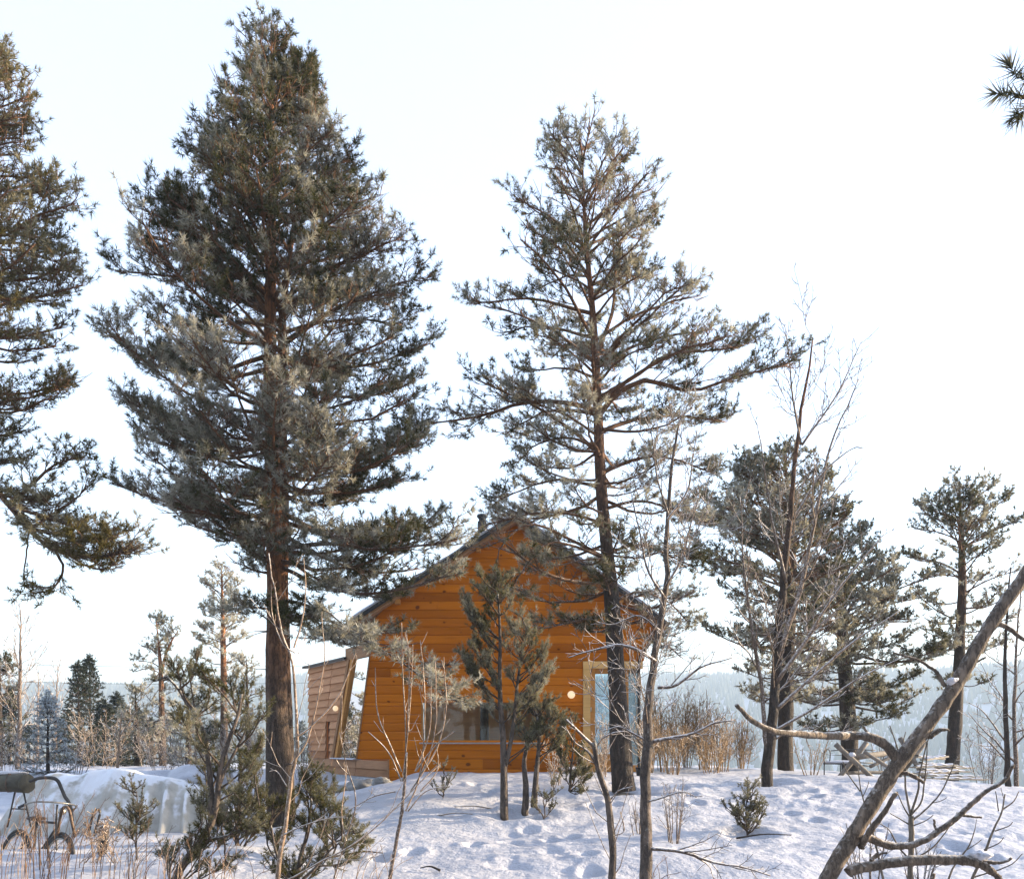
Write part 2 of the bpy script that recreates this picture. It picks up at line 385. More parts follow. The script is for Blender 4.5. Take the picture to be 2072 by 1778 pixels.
def glass_mat(name, tint=(.93, .96, .97), gloss=.9):
    m, N, L = mat(name); N.remove(N['Principled BSDF'])
    fr = nd(N, 'Fresnel'); fr.inputs[0].default_value = 1.6
    t = nd(N, 'BsdfTransparent'); t.inputs[0].default_value = (*tint, 1); g = nd(N, 'BsdfGlossy'); g.inputs['Roughness'].default_value = .0
    x = nd(N, 'MixShader'); L.new(mth(N, L, 'MULTIPLY_ADD', fr.outputs[0], gloss, .02, clamp=True), x.inputs[0]); L.new(t.outputs[0], x.inputs[1]); L.new(g.outputs[0], x.inputs[2])
    L.new(x.outputs[0], N['Material Output'].inputs[0]); return m
M_GLASS = glass_mat('window_glass', gloss=.30); M_GLASS2 = glass_mat('coated_glass', (.80, .88, .92), 1.6)
def lamp_mat(name, s):
    m, N, L = mat(name); b = N['Principled BSDF']; b.inputs['Base Color'].default_value = (.25, .22, .18, 1)
    b.inputs['Emission Color'].default_value = (1, .76, .46, 1); b.inputs['Emission Strength'].default_value = s; return m
M_LAMP = lamp_mat('lamp_globe', .22)

YF = 20.0
fx_ = lambda x: PX(x, YF); fz_ = lambda y: PZ(y, YF)
cabin = empty('cabin', (fx_(1043), YF, fz_(1600)), 'small orange stained wooden cabin with a snowy gable roof behind the pines', 'cabin')
XA, ZA = fx_(1043), fz_(1062)                    # apex of the gable wall
XL, ZL = fx_(760), fz_(1243); XR, ZR = fx_(1322), fz_(1258)
def left_edge(z):
    if z < fz_(1535): return fx_(787)
    if z <= ZL: return np.interp(z, [fz_(1535), ZL], [fx_(722), XL])
    return np.interp(z, [ZL, ZA], [XL, XA])
def right_edge(z):
    if z < fz_(1337): return fx_(1179)
    if z <= ZR: return np.interp(z, [fz_(1337), ZR], [fx_(1302), XR])
    return np.interp(z, [ZR, ZA], [XR, XA])
WX0, WX1, WZ0, WZ1 = fx_(855), fx_(1095), fz_(1497), fz_(1421)
gable = box('gable_wall', fx_(800), fx_(1170), YF + .10, YF + .16, fz_(1610), fz_(1502), M_DARKWOOD, cabin)
CH = .186
rb = random.Random(5)
def board(x0a, x0b, x1a, x1b, z0, z1):
    """one log-profile board: rounded front, thin shadow gap at its lower edge"""
    g = .003; z0 += g; hh = z1 - z0
    prof = [(0, .085), (0, .014), (.06, .004), (.2, 0), (.8, 0), (.94, .004), (1, .012), (1, .085)]
    n = len(prof); V = []
    for side in (0, 1):
        for t, y in prof:
            xa, xb = ((x0a, x0b), (x1a, x1b))[side]
            V.append((xa + (xb - xa) * t + (g if side == 0 else -g) * .5, YF + y, z0 + hh * t))
    Fc = [tuple(range(n)), tuple(range(2 * n - 1, n - 1, -1))] + [(i, i + n, (i + 1) % n + n, (i + 1) % n) for i in range(n)]
    mk('board', V, Fc, M_BOARD, gable)
z = fz_(1625)
breaks = sorted([WZ0, WZ1, fz_(1337), fz_(1535)])
row = 0
while z < ZA - .03:
    z1 = min(z + CH, ZA - .01)
    for bz in breaks:
        if z + .03 < bz < z1 - .0: z1 = bz if bz - z > .06 else z1
        if abs(z1 - bz) < .06 and z1 != bz: z1 = bz
    e = .001
    l0, l1, r0, r1 = left_edge(z + e), left_edge(z1 - e), right_edge(z + e), right_edge(z1 - e)
    zm = (z + z1) / 2
    spans = [(l0, l1, r0, r1)]
    if WZ0 < zm < WZ1: spans = [(l0, l1, WX0 - .04, WX0 - .04), (WX1 + .04, WX1 + .04, r0, r1)]
    for (a0, a1, b0, b1) in spans:
        w = b0 - a0
        cuts = []
        if w > 2.2 and rb.random() < .75: cuts = [max(a0, a1) + w * rb.uniform(.25, .75)]
        if w > 4.5 and rb.random() < .4: cuts = sorted(cuts + [max(a0, a1) + w * rb.uniform(.1, .3)])
        pts = [(a0, a1)] + [(c, c) for c in cuts] + [(b0, b1)]
        for (p, q) in zip(pts[:-1], pts[1:]): board(p[0], p[1], q[0], q[1], z, z1)
    z = z1; row += 1
# thin edge boards along the leaning corner and under the verge
def strip(name, p, q, wid, y0, y1, m, parent):
    (xa, za), (xb, zb) = p, q; L_ = math.hypot(xb - xa, zb - za); nx_, nz_ = -(zb - za) / L_ * wid, (xb - xa) / L_ * wid
    return prism(name, [(xa, za), (xb, zb), (xb + nx_, zb + nz_), (xa + nx_, za + nz_)], y0, y1, m, parent)
strip('corner_board', (fx_(722), fz_(1535)), (XL, ZL), .03, YF - .012, YF + .12, M_DARKWOOD, cabin)
strip('corner_board', (fx_(787), fz_(1625)), (fx_(787), fz_(1537)), .03, YF - .012, YF + .12, M_DARKWOOD, cabin)
# roof: two slabs with dark metal edge, snow on top
XE, ZE = fx_(704), fz_(1276); XE2, ZE2 = fx_(1345), fz_(1273)
XT, ZT = XA, ZA + .05
YR0, YR1 = YF - .32, YF + 6.4
roof = empty('roof', (XT, YF + 3, ZT), None, None)
roof.parent = cabin; roof.location = np.array((XT, YF + 3, ZT)) - np.array(cabin.location)
def slope(name, xa, za, xb, zb, t0, t1, y0, y1, m):
    L_ = math.hypot(xb - xa, zb - za); s = 1 if xb > xa else -1
    nx_, nz_ = -(zb - za) / L_ * s, (xb - xa) / L_ * s
    return prism(name, [(xa + nx_ * t0, za + nz_ * t0), (xb + nx_ * t0, zb + nz_ * t0), (xb + nx_ * t1, zb + nz_ * t1), (xa + nx_ * t1, za + nz_ * t1)], y0, y1, m, roof)
for xa, za in ((XE, ZE), (XE2, ZE2)):
    slope('soffit', xa, za, XT, ZT, 0, .03, YR0 + .05, YR1, M_DARKWOOD)
    slope('metal_sheet', xa, za, XT, ZT, .032, .11, YR0, YR1 + .02, M_ROOFM)
    slope('verge_board', xa, za, XT, ZT, -.035, -.003, YR0 + .06, YF - .02, M_DARKWOOD)
    # purlin ends under the verge
    for f in (.06, .30, .54, .78):
        px, pz = xa + (XT - xa) * f, za + (ZT - za) * f
        box('purlin', px - .05, px + .05, YR0 + .12, YF + .1, pz - .14, pz - .037, M_FRAME, roof)
# lumpy snow on the slopes
def roof_snow(xa, za, xb, zb, seed):
    nu, nv = 40, 46; u = np.linspace(.03, .985, nu); v = np.linspace(YR0 + .04, YR1, nv); U, Vv = np.meshgrid(u, v)
    L_ = math.hypot(xb - xa, zb - za); s = 1 if xb > xa else -1; n_ = (-(zb - za) / L_ * s, (xb - xa) / L_ * s)
    edge = np.minimum(1, np.minimum((U - .03) * 30, (Vv - YR0) * 6)); hgt = .112 + np.maximum(.004, (.085 + .05 * fbm(U * 9, Vv * 1.4, seed, 3)) * np.sqrt(np.clip(edge, 0, 1)))
    Xs = xa + (xb - xa) * U + n_[0] * hgt; Zs = za + (zb - za) * U + n_[1] * hgt
    top = np.stack([Xs, Vv, Zs], -1).reshape(-1, 3)
    bot = np.stack([xa + (xb - xa) * U + n_[0] * .112, Vv, za + (zb - za) * U + n_[1] * .112], -1).reshape(-1, 3)
    i = np.arange(nu * nv).reshape(nv, nu); q = np.stack([i[:-1, :-1], i[:-1, 1:], i[1:, 1:], i[1:, :-1]], -1).reshape(-1, 4)
    e = np.concatenate([i[0], i[1:, -1], i[-1, -2::-1], i[-2:0:-1, 0]]); e2 = np.roll(e, -1); N_ = nu * nv
    side = np.stack([e, e2, e2 + N_, e + N_], -1)
    mk('snow_layer', np.vstack([top, bot]), [q, side], M_SNOWCAP, roof, True)
roof_snow(XE, ZE, XT, ZT, 3); roof_snow(XE2, ZE2, XT, ZT, 9)
# gutters along both eaves
for s, xa, za in ((-1, XE, ZE), (1, XE2, ZE2)):
    an = np.linspace(math.pi, 2 * math.pi, 9); r_ = .07; cx_, cz_ = xa + s * .05, za + .03
    prof = [(cx_ + r_ * math.cos(a), cz_ + r_ * math.sin(a)) for a in an] + [(cx_ + (r_ - .006) * math.cos(a), cz_ + (r_ - .006) * math.sin(a)) for a in an[::-1]]
    prism('gutter', prof, YR0 + .02, YR1, M_GUTTER, cabin)
# chimney pipe
cx0, cy0 = PX(975, 21.2), 21.2
ch = tube('chimney', [(cx0, cy0, PZ(1130, 21.2)), (cx0, cy0, PZ(1055, 21.2))], .105, M_BLACK, cabin, 4, 16)
tube('chimney_cap', [(cx0, cy0, PZ(1054, 21.2)), (cx0, cy0, PZ(1050, 21.2)), (cx0, cy0, PZ(1043, 21.2)), (cx0, cy0, PZ(1041, 21.2))], [.08, .08, .13, .12], M_BLACK, ch, 8, 16)
# long window in the gable
win = box('window', WX0 - .035, WX1 + .035, YF + .085, YF + .1, WZ0 - .035, WZ0 - .001, M_FRAME, cabin)
for a in ((WX0 - .04, WX0, WZ0, WZ1), (WX1, WX1 + .04, WZ0, WZ1)): box('window_frame', a[0] + .001, a[1] - .001, YF + .01, YF + .12, a[2], a[3], M_FRAME, win)
box('window_frame', WX0 - .039, WX1 + .039, YF + .012, YF + .12, WZ0 - .034, WZ0 - .002, M_FRAME, win)
box('window_frame', WX0 - .039, WX1 + .039, YF + .03, YF + .12, WZ1 + .002, WZ1 + .034, M_FRAME, win)
box('pane', WX0, WX1, YF + .05, YF + .056, WZ0, WZ1, M_GLASS, win)
slab('sill', [(WX0 - .07, YF - .07, WZ0 - .075), (WX1 + .07, YF - .07, WZ0 - .075), (WX1 + .07, YF + .03, WZ0 - .055), (WX0 - .07, YF + .03, WZ0 - .055)], .018, M_GUTTER, win)
# room behind the window
IX0, IX1, IY1, IZ0, IZ1 = fx_(800), fx_(1170), YF + 3.6, fz_(1590), fz_(1380)
M_ROOM = stain_mat('room_panel', (.62, .34, .15), (.2, .1, .05), False)
box('interior_wall', IX0 + .3, IX1, IY1, IY1 + .05, IZ0, IZ1, M_ROOM, cabin)
box('interior_wall', IX1, IX1 + .05, YF + .17, IY1 + .05, IZ0, IZ1 + .8, M_ROOM, cabin)
box('floor', IX0 - .05, fx_(1300), YF + .17, IY1 + .3, IZ0 - .05, IZ0 - .002, M_ROOM, cabin)
box('ceiling', IX0 - .05, IX1 + .05, YF + .17, IY1 + .05, IZ1 + .002, IZ1 + .06, M_ROOM, cabin)
stv = empty('stove', (fx_(975), YF + 1.6, IZ0), 'black wood stove with a straight flue seen through the long window', 'stove')
sx, sy = fx_(975), YF + 1.6
box('firebox', sx - .28, sx + .28, sy - .22, sy + .22, IZ0 + .12, IZ0 + .95, M_BLACK, stv)
box('top_plate', sx - .31, sx + .31, sy - .25, sy + .25, IZ0 + .952, IZ0 + .985, M_BLACK, stv)
for a in (-1, 1):
    for b_ in (-1, 1): box('leg', sx + a * .24 - .02, sx + a * .24 + .02, sy + b_ * .18 - .02, sy + b_ * .18 + .02, IZ0, IZ0 + .119, M_BLACK, stv)
box('door', sx - .18, sx + .18, sy - .24, sy - .222, IZ0 + .35, IZ0 + .8, M_GUTTER, stv)
tube('flue', [(sx, sy, IZ0 + .98), (sx, sy, IZ1)], .11, M_BLACK, stv, 3, 14)
# glazed entrance at the corner
ZD0, ZD1 = fz_(1545), fz_(1337)
box('door_post', fx_(1179) + .004, fx_(1194), YF - .03, YF + .14, fz_(1560), ZD1 - .16, M_POST, cabin)
box('door_header', fx_(1179) + .004, fx_(1300), YF - .028, YF + .14, ZD1 - .158, ZD1 - .004, M_POST, cabin)
door = box('door', fx_(1194) + .003, fx_(1262), YF + .03, YF + .09, ZD0 - .02, ZD0 + .22, M_FRAME, cabin)
box('door_stile', fx_(1194) + .003, fx_(1204), YF + .028, YF + .092, ZD0 + .222, ZD1 - .162, M_FRAME, door)
box('door_stile', fx_(1254), fx_(1262), YF + .028, YF + .092, ZD0 + .222, ZD1 - .162, M_FRAME, door)
box('top_rail', fx_(1204) + .002, fx_(1254) - .002, YF + .028, YF + .092, ZD1 - .27, ZD1 - .164, M_FRAME, door)
box('pane', fx_(1204) + .002, fx_(1254) - .002, YF + .055, YF + .061, ZD0 + .222, ZD1 - .272, M_GLASS2, door)
for zz in (1390, 1430, 1500): tube('hinge', [(fx_(1195.2), YF + .018, fz_(zz)), (fx_(1195.2), YF + .018, fz_(zz + 9))], .012, M_GUTTER, door, 2, 8)
tube('door_handle', [(fx_(1257), YF + .02, fz_(1455)), (fx_(1257), YF - .03, fz_(1455)), (fx_(1247), YF - .03, fz_(1455))], .01, M_GUTTER, door, 8, 8)
box('mullion', fx_(1262) + .003, fx_(1271), YF - .01, YF + .12, ZD0 - .02, ZD1 - .16, M_FRAME, cabin)
box('corner_pane', fx_(1271) + .002, fx_(1290), YF + .05, YF + .056, ZD0 - .02, ZD1 - .16, M_GLASS2, cabin)
box('side_pane', fx_(1290), fx_(1290) + .006, YF + .06, YF + 3.4, ZD0 - .02, ZD1 + .2, M_GLASS2, cabin)
box('back_pane', IX1 + .06, fx_(1290) - .01, YF + 3.5, YF + 3.506, ZD0 - .02, ZD1 + .3, M_GLASS, cabin)
box('threshold', fx_(1179), fx_(1300), YF - .06, YF + .2, fz_(1560), ZD0 - .022, M_FRAME, cabin)
box('entrance_base', fx_(1179), fx_(1296), YF + .02, YF + 3.5, fz_(1625), fz_(1560) - .004, M_DARKWOOD, cabin)
tube('downpipe', [(XE2 - .1, YF + .02, ZE2 - .02), (fx_(1300), YF - .05, fz_(1320)), (fx_(1292), YF - .05, fz_(1345)), (fx_(1292), YF - .05, fz_(1450)), (fx_(1292), YF - .05, fz_(1570))], .033, M_BLACK, cabin, 24, 10)
# header wall above the glazed part, seen from below (soffit)
box('porch_ceiling', fx_(1180), fx_(1300), YF + .1, YF + 3.6, ZD1 + .01, ZD1 + .05, M_DARKWOOD, cabin)
# wall lamps: glowing globes
def globe(name, c, r_, parent):
    V, Q, T_ = [], [], []; nu, nv = 16, 9
    for i in range(1, nv):
        for j in range(nu): a, b_ = math.pi * i / nv, 2 * math.pi * j / nu; V.append((c[0] + r_ * math.sin(a) * math.cos(b_), c[1] + r_ * math.sin(a) * math.sin(b_), c[2] + r_ * math.cos(a)))
    V += [(c[0], c[1], c[2] + r_), (c[0], c[1], c[2] - r_)]; t_, b_ = len(V) - 2, len(V) - 1
    Fc = [(i * nu + j, (i + 1) * nu + j, (i + 1) * nu + (j + 1) % nu, i * nu + (j + 1) % nu) for i in range(nv - 2) for j in range(nu)]
    Fc += [(t_, j, (j + 1) % nu) for j in range(nu)] + [(b_, (nv - 2) * nu + (j + 1) % nu, (nv - 2) * nu + j) for j in range(nu)]
    o = mk(name, V, Fc, M_LAMP, parent, True); return o
wl1 = globe('wall_lamp', (fx_(1155), YF - .09, fz_(1405)), .082, cabin)
tube('lamp_base', [(fx_(1155), YF + .005, fz_(1405)), (fx_(1155), YF - .03, fz_(1405))], .045, M_BLACK, wl1, 2, 12)

# the annex on the other side, its walls splayed away from the gable
A0 = np.array((fx_(787) + .0, YF + .13)); B0 = np.array((PX(625, 25.2), 25.2))
dirAB = (B0 - A0) / np.linalg.norm(B0 - A0); nAB = np.array((-dirAB[1], dirAB[0])); nAB = nAB if nAB[1] < 0 else -nAB
annex = box('annex_wall', PX(632, 25.6), fx_(770), 25.4, 25.6, H - .9, H + 1.0, M_DARKWOOD, cabin)
def course(p, q, z0, z1, top_in, m, zq0=None, zq1=None, cut=0.0):
    """a lapped shingle course between plan points p and q, its lower edge standing proud"""
    p, q = np.array(p), np.array(q); n3 = np.array((nAB[0], nAB[1]))
    zq0 = z0 if zq0 is None else zq0; zq1 = z1 if zq1 is None else zq1
    lo, hi = .045, .004
    V = []
    for (pt, za, zb) in ((p, z0, z1), (q, zq0, zq1)):
        for off, zz in ((lo, za), (hi, zb), (-.03, zb), (-.03, za)):
            b_ = pt + n3 * off; V.append((b_[0], b_[1], zz))
    mk('shingle_course', V, [(0, 1, 2, 3), (7, 6, 5, 4), (0, 4, 5, 1), (1, 5, 6, 2), (2, 6, 7, 3), (3, 7, 4, 0)], m, annex)
def on(t): return A0 + (B0 - A0) * t
# t for a sight line x at wall line: solve x
def t_at(x):
    k_ = (x - CX) / F0; dx, dy = B0 - A0
    return (k_ * A0[1] - A0[0]) / (dx - k_ * dy)
ch_ = .19
zb0 = H - .78
zz = zb0; i = 0
SILL = H - .40
while zz < H + 2.02:
    z1 = min(zz + ch_, H + 2.03)
    if zz < SILL - .02:
        ts = [0, .28 + .1 * rb.random(), .62 + .1 * rb.random(), 1.0]
        if z1 > SILL: z1 = SILL
        for a, b_ in zip(ts[:-1], ts[1:]): course(on(a + .002), on(b_ - .002), zz, z1, 0, M_SHINGLE_SHADE)
    else:
        # right end follows the leaning window
        s0 = t_at(np.interp(zz, [H - .4, H + 2.0], [679, 716])); s1 = s0
        mid = s0 + (1 - s0) * .42
        if abs(zz - (H - .02)) < .5:
            w0 = t_at(668); w1 = t_at(660)
            course(on(s0), on(w0), zz, z1, 0, M_SHINGLE); course(on(w1), on(1), zz, z1, 0, M_SHINGLE)
        else:
            course(on(s0), on(mid - .003), zz, z1, 0, M_SHINGLE); course(on(mid + .003), on(1), zz, z1, 0, M_SHINGLE)
    zz = z1; i += 1
# narrow dark opening, leaning window with frame, snowy sill
def wquad(x0, x1, x2, x3, z0, z1, off, th, name, m, parent):
    pts = []
    for x, z_ in ((x0, z0), (x1, z0), (x2, z1), (x3, z1)):
        b_ = on(t_at(x)) + nAB * off; pts.append((b_[0], b_[1], z_))
    return slab(name, pts, th, m, parent)
wquad(658.5, 669.5, 669.5, 658.5, H - .4, H + .55, -.06, -.03, 'slot_window', M_BLACK, annex)
lw = wquad(684, 724, 752, 717, H - .38, H + 1.98, .0, -.008, 'leaning_window', M_GLASS2, cabin)
wquad(680, 684.5, 717.5, 713, H - .39, H + 2.0, .06, -.1, 'window_frame', M_FRAME, lw)
wquad(676, 680, 713, 709, H - .39, H + 2.0, .09, -.12, 'window_frame', M_DARKWOOD, lw)
wquad(676, 724, 724, 676, H - .40, H - .372, .12, -.2, 'sill', M_SNOWCAP, lw)
wquad(700, 768, 768, 700, H + 2.0, H + 2.3, .02, -.1, 'upper_panel', M_DARKWOOD, annex)
wl2 = globe('wall_lamp', (*(on(t_at(687)) + nAB * .11), PZ(1431, 22.5)), .07, cabin)
# annex roof edge and foundation beam
slab('annex_roof', [(*(on(1.04) + nAB * .12), H + 2.03), (*(on(t_at(705)) + nAB * .12), H + 2.03), (on(t_at(705))[0] + .6, on(t_at(705))[1] + 3, H + 2.3), (on(1.04)[0] + .4, on(1.04)[1] + 3, H + 2.3)], .06, M_ROOFM, cabin)
slab('foundation_beam', [(*(on(0.02) - nAB * .02), H - .95), (*(on(.98) - nAB * .02), H - .95), (*(on(.98) - nAB * .02), H - .79), (*(on(0.02) - nAB * .02), H - .79)], -.12, M_GUTTER, cabin)

# ================================================================== TREES: generators
def needles(Pt, Dr, size, frost, rng, K=16, wid=.0075, spread=1.0, nl=.062):
    """tufts of needles: at each point a shoot along Dr carrying K slim needles; returns verts, tris, attributes"""
    n = len(Pt); Dr = nrm(Dr)
    ref = np.where((np.abs(Dr[:, 2]) > .9)[:, None], np.array([[1., 0, 0]]), np.array([[0, 0, 1.]]))
    a = nrm(np.cross(ref, Dr)); b = np.cross(Dr, a)
    s = rng.random((n, K)); az = rng.random((n, K)) * 2 * math.pi
    inc = (np.radians(98) * (1 - s) + np.radians(20) * s) * spread * rng.uniform(.75, 1.2, (n, K))
    sz = size[:, None]
    bp = Pt[:, None, :] + Dr[:, None, :] * (s * .055 * sz)[..., None]
    rad_ = np.cos(az)[..., None] * a[:, None] + np.sin(az)[..., None] * b[:, None]
    nd_ = np.cos(inc)[..., None] * Dr[:, None] + np.sin(inc)[..., None] * rad_
    ln = nl * sz * rng.uniform(.75, 1.2, (n, K))
    tp = bp + nd_ * ln[..., None]
    sd = nrm(np.cross(nd_, nrm(rng.normal(size=(n, K, 3))))) * (wid * sz * .5)[..., None]
    V = np.stack([bp - sd, tp, bp + sd], 2).reshape(-1, 3)
    i = np.arange(n * K) * 3
    Q = np.stack([i, i + 1, i + 2], -1)
    fr = np.clip(frost[:, None, None] + .18 * (rng.random((n, K, 1)) - .5) + np.array([-.10, .14, -.10])[None, None, :], 0, 1)
    rn = np.broadcast_to(rng.random((n, 1, 1)), (n, K, 3))
    return V, Q, np.broadcast_to(fr, (n, K, 3)).reshape(-1), rn.reshape(-1)

def wiggle(rng, k, amp):
    w = rng.normal(size=(k, 3)) * amp; w[0] = 0; return np.cumsum(w, 0) * .5

def foliate(T, mains, rng, s2=.22, l2=.36, t2=.22, s3=.12, l3=(.12, .28), up2=.25, up3=.5, r2=.012, tufts=2, k2=5, ang2=(35, 65), dead=0.0, lmin=.16, clump=.0):
    """side branches, twigs and the shoots that carry needles for each main limb (poly, r0); returns points, directions"""
    S = []
    for poly, r0, dens in mains:
        L_ = np.linalg.norm(np.diff(poly, axis=0), axis=1).sum(); n = max(2, int(L_ / s2 * dens))
        tt = np.sort(t2 + (1 - t2) * rng.random(n) ** .8); kk = len(poly) - 1
        for j, t in enumerate(tt):
            f = min(t * kk, kk - 1e-6); i = int(f); p = poly[i] + (poly[i + 1] - poly[i]) * (f - i); d = poly[i + 1] - poly[i]; d = d / max(np.linalg.norm(d), 1e-9)
            a = R(rng.uniform(*ang2)) * (1 if j % 2 else -1); ca, sa = math.cos(a), math.sin(a)
            q = np.array((d[0] * ca - d[1] * sa, d[0] * sa + d[1] * ca, d[2] * .5 + rng.uniform(-.25, .55) * up2 * 2)); q /= max(np.linalg.norm(q), 1e-9)
            ln = max(lmin, L_ * l2 * (1.08 - .72 * t) * rng.uniform(.6, 1.25)); ln = min(ln, 1.15)
            u = np.linspace(0, 1, k2)[:, None]
            S.append((p + q * ln * u + np.array((0, 0, 1.)) * ln * up2 * .5 * u ** 2 + wiggle(rng, k2, ln * .035), ln))
        S.append((poly[-3:][np.array([0, 0, 1, 2, 2])] + np.linspace(0, .03, 5)[:, None] * np.array((0, 0, 1)), np.linalg.norm(poly[-1] - poly[-3])))
    pts = np.array([s[0] for s in S]); lens = np.array([s[1] for s in S])
    if T is not None:
        for p, l in S: T.add(p, np.linspace(min(r2, .006 + l * .011), .0035, k2), 3)
    n3 = np.maximum(2, np.ceil(lens / s3).astype(int)); ii = np.repeat(np.arange(len(S)), n3); m = len(ii)
    t = .12 + .9 * rng.random(m); t = np.minimum(t, .999); f = t * (k2 - 1); i0 = f.astype(int); fr = (f - i0)[:, None]
    p0 = pts[ii, i0] * (1 - fr) + pts[ii, i0 + 1] * fr; d0 = nrm(pts[ii, i0 + 1] - pts[ii, i0])
    a = np.radians(rng.uniform(25, 70, m)) * np.where(rng.random(m) < .5, -1, 1); ca, sa = np.cos(a), np.sin(a)
    q = np.stack([d0[:, 0] * ca - d0[:, 1] * sa, d0[:, 0] * sa + d0[:, 1] * ca, d0[:, 2] + rng.uniform(-.35, .75, m) * up3], -1); q = nrm(q)
    l3_ = rng.uniform(l3[0], l3[1], m)[:, None]
    p1 = p0 + q * l3_ * .55; p2 = p1 + nrm(q + np.array((0, 0, .55)) * up3) * l3_ * .45
    if T is not None:
        for x, w in zip(p0, p2): T.add(np.array((x, w)), np.array((.0055, .003)), 3)
    if clump > 0:
        cn = fbm(p2[:, 0] * 1.9 + p2[:, 1] * .8, p2[:, 2] * 2.6 + p2[:, 1] * 1.3, 77, 2); kp = cn > np.quantile(cn, clump); p0, p1, p2, q, m = p0[kp], p1[kp], p2[kp], q[kp], int(kp.sum())
    e = nrm(p2 - p1); Pn, Dn = [p2], [nrm(e + rng.normal(size=e.shape) * .3 + np.array((0, 0, .25 * up3)))]
    for k in range(1, tufts):
        g = rng.uniform(.15, .95, m)[:, None]; Pn.append(np.where(g < .55, p0 + (p1 - p0) * g / .55, p1 + (p2 - p1) * (g - .55) / .45))
        Dn.append(nrm(q * .6 + rng.normal(size=e.shape) * .55 + np.array((0, 0, .45 * up3))))
    return np.vstack(Pn), np.vstack(Dn)

def crown_mesh(name, Pn, Dn, size, fr0, frv, rng, mt, parent, K=16, wid=.0075, spread=1.0, nl=.062, fs=1.2):
    sz = size * rng.uniform(.75, 1.25, len(Pn))
    f = np.clip(fr0 + frv * (fbm(Pn[:, 0] * fs + Pn[:, 1] * .7, Pn[:, 2] * fs + Pn[:, 1] * .9, 3, 3) * 1.4 + rng.normal(size=len(Pn)) * .25), 0, 1)
    V, Q, a, r = needles(Pn, Dn, sz, f, rng, K, wid, spread, nl)
    return mk(name, V, [Q], mt, parent, False, {'frost': a, 'rnd': r})

def stem(T, pts, rads, n=44, sides=12, rng=None, rough=.06):
    p = crom(pts, n); r = interp_r(rads, n); T.add(p, r, sides); return p, r

def pine(label, stems, prof, d, seed, mats, frost=(.45, .5), size=1.0, K=16, wid=.0075, s2=.22, s3=.12, tufts=2, heroes=(), gap=.30, per=(4, 6), lim=None, elev=((0, 42), (.25, 26), (.6, 10), (1, -6)), depth=.85, group=None, fill=1.0, name='pine_tree', bare=0, dens=1.0, ragged=.12, side=-2.0, clump=.22):
    """stems: list of (points in sight coordinates, radii); prof: (y, x_left, x_right) outline of the crown, from the top down"""
    rng = np.random.default_rng(seed); T = Tubes(); TB = Tubes()
    st = []
    for pts, rads in stems:
        w = [P(*(q if len(q) == 3 else (*q, d))) for q in pts]; st.append(stem(T, w, rads))
    base = st[0][0][0]
    root = empty(name, base, label, 'tree', group)
    tp = st[0][0]
    ys = np.array([q[0] for q in prof], float); zs = PZ(ys, d); o = np.argsort(zs)
    xl = np.array([PX(q[1], d) for q in prof])[o]; xr = np.array([PX(q[2], d) for q in prof])[o]; zs = zs[o]
    ztop, zbot = zs[-1], zs[0]; mains = []
    z = ztop - .05; wh = 0
    while z > zbot:
        f = (ztop - z) / (ztop - zbot); n = rng.integers(per[0], per[1] + 1); a0 = rng.random() * 6.28
        for k in range(n):
            a = a0 + k * 2 * math.pi / n + rng.normal() * .25; zz = z + rng.normal() * .12
            zz = min(max(zz, zbot), ztop - .02)
            XLz, XRz = np.interp(zz, zs, xl), np.interp(zz, zs, xr)
            s = tp if len(st) == 1 or rng.random() < .6 else st[1][0]
            el = R(np.interp(f, [e[0] for e in elev], [e[1] for e in elev]) + rng.normal() * 6)
            xt = np.interp(zz, s[:, 2], s[:, 0])
            ca, sa = math.cos(a), math.sin(a)
            if ca < side: continue
            rx = (XRz - xt) if ca > 0 else (xt - XLz); rx = max(rx, .05); ry = max(.1, (XRz - XLz) * .5 * depth)
            L_ = math.hypot(rx * ca, ry * sa) * (rng.uniform(.8, 1.02) if rng.random() > ragged else rng.uniform(.4, .8)) * fill
            if L_ < .12: continue
            z0 = zz - L_ * math.tan(el); z0 = min(max(z0, s[3, 2]), s[-1, 2] - .02)
            yt = np.interp(z0, s[:, 2], s[:, 1]); xt0 = np.interp(z0, s[:, 2], s[:, 0])
            tip = np.array((xt + L_ * ca, yt + L_ * sa, zz)); st0 = np.array((xt0, yt, z0))
            u = np.linspace(0, 1, 8)[:, None]
            poly = st0 + (tip - st0) * u + np.array((0, 0, 1.)) * L_ * (.10 * np.sin(u * math.pi) * (1 if f < .55 else -.9) + .05 * u ** 3) + wiggle(rng, 8, L_ * .02)
            r0 = np.clip(.010 + .013 * L_, .010, .05)
            mains.append((poly, r0, dens)); TB.add(poly, np.linspace(r0, .007, 8), 5)
        z -= gap * (.55 + .9 * min(1, f * 1.6)) * rng.uniform(.8, 1.25)
    for h in heroes:
        pts, r0, de = h; w = crom([P(*(q if len(q) == 3 else (*q, d))) for q in pts], 12) + wiggle(rng, 12, .012)
        TB.add(w, np.linspace(r0, .007, 12), 6)
        if de > 0: mains.append((w, r0, de))
    Pn, Dn = foliate(TB, mains, rng, s2=s2, s3=s3, tufts=tufts, clump=clump)
    for k in range(bare):                                   # dead lower twigs
        s = st[0][0]; i = rng.integers(4, 30); p0 = s[i]; a = rng.random() * 6.28; ln = rng.uniform(.2, .8)
        u = np.linspace(0, 1, 5)[:, None]; TB.add(p0 + np.array((math.cos(a), math.sin(a), rng.uniform(-.3, .3))) * ln * u + wiggle(rng, 5, .04), np.linspace(.011, .003, 5), 4)
    T.build('trunk', mats[0], root); TB.build('branches', mats[1], root)
    crown_mesh('crown', Pn, Dn, size, frost[0], frost[1], rng, mats[2], root, K, wid)
    return root

